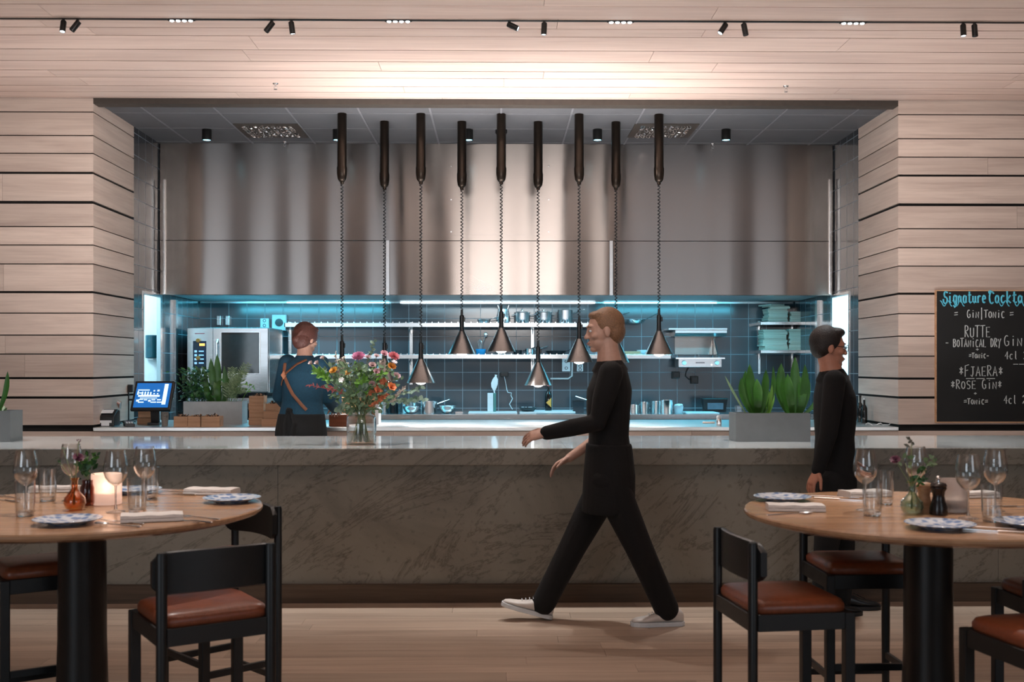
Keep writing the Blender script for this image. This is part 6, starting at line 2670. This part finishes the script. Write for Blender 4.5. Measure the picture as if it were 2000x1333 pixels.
torso(m, TJ, .008)
for a, b, c_ in ((sh_n, el_n, wr_n), (sh_f, el_f, wr_f)):
    m.tube([a, a.lerp(b, .55), b, b.lerp(c_, .5), c_], [.064, .058, .051, .045, .039], 16, True, None, 1, 1)
m.tube([A2(1626, 742), A2(1624, 722)], [.1, .068], 18)
remeshed(m, 'jacket', T_BLACK, gp, .008, 3)
m = MB(o)
torso(m, [(A2(1630, 978), Yv, f, .14, .10), (A2(1630, 950), Yv, f, .16, .115), (A2(1630, 915), Yv, f, .155, .11)], .004)
for a, b, c_ in ((hip_n, kn_n, an_n), (hip_f, kn_f, an_f)):
    m.tube([a, a.lerp(b, .5), b, b.lerp(c_, .55), c_ + (c_ - b) * .04], [.10, .088, .072, .064, .062], 18, True, None, 1, 1)
remeshed(m, 'trousers', T_BLACK2, gp, .009, 4)
m = MB(o)
m.ell(P(0, -.026, .040), (.084, .096, .096), B, 24, 16)
m.ell(P(0, -.05, .0), (.079, .062, .07), B, 20, 12)
m.ell(P(0, .04, .10), (.06, .05, .03), B, 16, 10)
remeshed(m, 'hair', H_DARK, gp, .008, 2)
m = MB(o)
for s in (-1, 1):
    cpt = P(s * .033, .104, .004)
    m.tube([cpt + B @ V((.023 * math.cos(q), 0, .019 * math.sin(q))) for q in [2 * PI * i / 16 for i in range(17)]], .0022, 6)
    m.tube([P(s * .056, .1, .008), P(s * .078, .03, .012), P(s * .080, -.01, .008)], .0022, 6)
m.tube([P(-.011, .106, .006), P(.011, .106, .006)], .0022, 6)
m.build('glasses', M_BPLAST, gp, True)
shoe(gp, o, an_n, V((A2(1592, 0, -.09).x, Y2 - .09, 0)), X, Z, M_BPLAST, M_BPLAST, .27)
shoe(gp, o, an_f, V((A2(1630, 0, .06).x, Y2 + .06, 0)), X, Z, M_BPLAST, M_BPLAST, .27)

# ---- the chef seen from behind
YCH = 8.62
o = V((at(592, 0, YCH).x, YCH, 0))
ch = thing('person', 'red-haired chef in teal shirt and leather straps, back turned, at the pass', 'person', o)
A3 = lambda x, y, dy=0: at(x, y, YCH + dy)
f = V((.22, .97, 0)).normalized()
sd = V((.97, -.22, 0)).normalized()
sh_l, sh_r = A3(562, 710, .03), A3(626, 712, -.03)
el_l, wr_l = A3(546, 775, .10), A3(566, 800, .38)
el_r, wr_r = A3(641, 778, .05), A3(655, 800, .33)
hip_l, hip_r = A3(572, 850, .02), A3(606, 850, -.02)
kn_l, kn_r = V((hip_l.x, hip_l.y + .02, .48)), V((hip_r.x, hip_r.y + .02, .48))
an_l, an_r = V((hip_l.x, hip_l.y - .02, .09)), V((hip_r.x, hip_r.y - .02, .09))
hc, nk = A3(598, 664, .03), A3(595, 697, .0)
TJ = [(A3(589, 862), sd, f, .165, .125), (A3(589, 840), sd, f, .178, .13), (A3(589, 812), sd, f, .168, .118), (A3(590, 785), sd, f, .145, .10), (A3(592, 755), sd, f, .155, .11),
      (A3(594, 728), sd, f, .168, .11), (A3(595, 710), sd, f, .155, .085), (A3(595, 700), sd, f, .08, .06)]
m = MB(o)
P, B = head(m, hc, (.62, .76, -.28), (.12, .2, 1), nk, .93)
torso(m, TJ, -.006)
for a, b, c_ in ((sh_l, el_l, wr_l), (sh_r, el_r, wr_r)):
    m.tube([a, b, c_], [.048, .037, .024], 14, True, None, 1, 1)
for a, b, c_ in ((hip_l, kn_l, an_l), (hip_r, kn_r, an_r)):
    m.tube([a, b, c_], [.085, .056, .040], 14, True, None, 1, 1)
hand(m, wr_r, (-.1, .95, -.15), (0, -.1, -1), True, .6, .92)
hand(m, wr_l, (.2, .95, -.15), (0, -.1, -1), False, .6, .92)
remeshed(m, 'body', SKIN, ch, .0048, 3)
face_parts(P, B, ch, .93, H_RED, o)
m = MB(o)
torso(m, TJ, .016)
for a, b, c_ in ((sh_l, el_l, wr_l), (sh_r, el_r, wr_r)):
    m.tube([a, a.lerp(b, .5), b, b.lerp(c_, .55), b.lerp(c_, .92)], [.072, .066, .058, .050, .043], 16, True, None, 1, 1)
m.tube([A3(595, 706), A3(595, 694, .0)], [.085, .066], 18)
remeshed(m, 'shirt', T_TEAL, ch, .008, 3)
m = MB(o)
torso(m, [(A3(589, 870), sd, f, .155, .12), (A3(589, 840), sd, f, .17, .125), (A3(589, 818), sd, f, .165, .118)], .012)
for a, b, c_ in ((hip_l, kn_l, an_l), (hip_r, kn_r, an_r)):
    m.tube([a, a.lerp(b, .5), b, c_], [.105, .092, .075, .065], 18, True, None, 1, 1)
remeshed(m, 'trousers', T_BLACK2, ch, .009, 4)
m = MB(o)
torso(m, [(A3(588, 930), sd, f, .205, .16), (A3(588, 880), sd, f, .2, .155), (A3(588, 840), sd, f, .192, .15), (A3(589, 808), sd, f, .172, .125)], .014)
m.tube([A3(562, 800, -.1), A3(556, 830, -.15), A3(558, 862, -.16)], [.016, .022, .03], 10, True, None, .5, 1)
m.tube([A3(568, 800, -.1), A3(574, 828, -.17), A3(570, 850, -.18)], [.016, .02, .026], 10, True, None, .5, 1)
m.ell(A3(565, 802, -.115), (.03, .02, .02))
remeshed(m, 'apron', T_BLACK, ch, .008, 3)
M_STRAP = plain('tan_leather_strap', srgb(128, 80, 54), .5, 0, .15, 60)


def back_at(px, py, lift=.024):
    """point on the chef's back seen at (px,py)"""
    q = A3(px, py)
    best = None
    for i in range(len(TJ) - 1):
        z0, z1 = TJ[i][0].z, TJ[i + 1][0].z
        if min(z0, z1) - 1e-6 <= q.z <= max(z0, z1) + 1e-6:
            u = (q.z - z0) / (z1 - z0)
            c_ = V(TJ[i][0]).lerp(V(TJ[i + 1][0]), u)
            a = TJ[i][3] + (TJ[i + 1][3] - TJ[i][3]) * u + .016
            b = TJ[i][4] + (TJ[i + 1][4] - TJ[i][4]) * u + .016
            lat = max(-.97, min(.97, (q - c_).dot(sd) / a))
            best = c_ + sd * lat * a - f * (b * math.sqrt(1 - lat * lat) + lift - .016)
    return best or q


def strap(pts, w_):
    m = MB(o)
    out = []
    for i in range(len(pts) - 1):
        for k in range(6):
            u = k / 6
            out.append(back_at(pts[i][0] + (pts[i + 1][0] - pts[i][0]) * u, pts[i][1] + (pts[i + 1][1] - pts[i][1]) * u))
    out.append(back_at(*pts[-1]))
    m.tube(out, w_, 10, True, sd, .28)
    return m


m = strap([(608, 703), (590, 712), (563, 733), (552, 752)], .013)
m.build('strap', M_STRAP, ch, True)
m = strap([(561, 706), (562, 733), (584, 770), (602, 790), (612, 800)], .013)
m.build('strap', M_STRAP, ch, True)
m = MB(o)
q = back_at(562.5, 733, .032)
m.prism([q + V((0, 0, .035)), q + V((.022, 0, 0)), q + V((0, 0, -.035)), q + V((-.022, 0, 0))], (0, 0, 0), (0, -.006, 0))
m.build('strap_patch', plain('light_leather', srgb(176, 112, 78), .5), ch, bevel=.002)
m = MB(o)
m.ell(P(0, -.022, .040), (.088, .106, .102), B, 24, 16)
m.ell(P(0, -.05, -.01), (.080, .07, .085), B, 20, 12)
m.ell(P(0, -.105, -.02), (.038, .036, .038), B, 16, 10)
m.ell(P(0, .04, .10), (.06, .05, .03), B, 16, 10)
for k in range(18):
    a = random.uniform(-1, 1)
    m.tube([P(.07 * a, .06, .10), P(.085 * a, -.04, .11), P(.06 * a, -.115, .04), P(.02 * a, -.13, -.02)], [.006, .009, .008, .006], 6, True, None, 1, 1)
remeshed(m, 'hair', H_RED, ch, .005, 2)
shoe(ch, o, an_l, V((an_l.x, an_l.y - .07, 0)), f, Z, M_BPLAST, M_BPLAST, .26)
shoe(ch, o, an_r, V((an_r.x, an_r.y - .07, 0)), f, Z, M_BPLAST, M_BPLAST, .26)
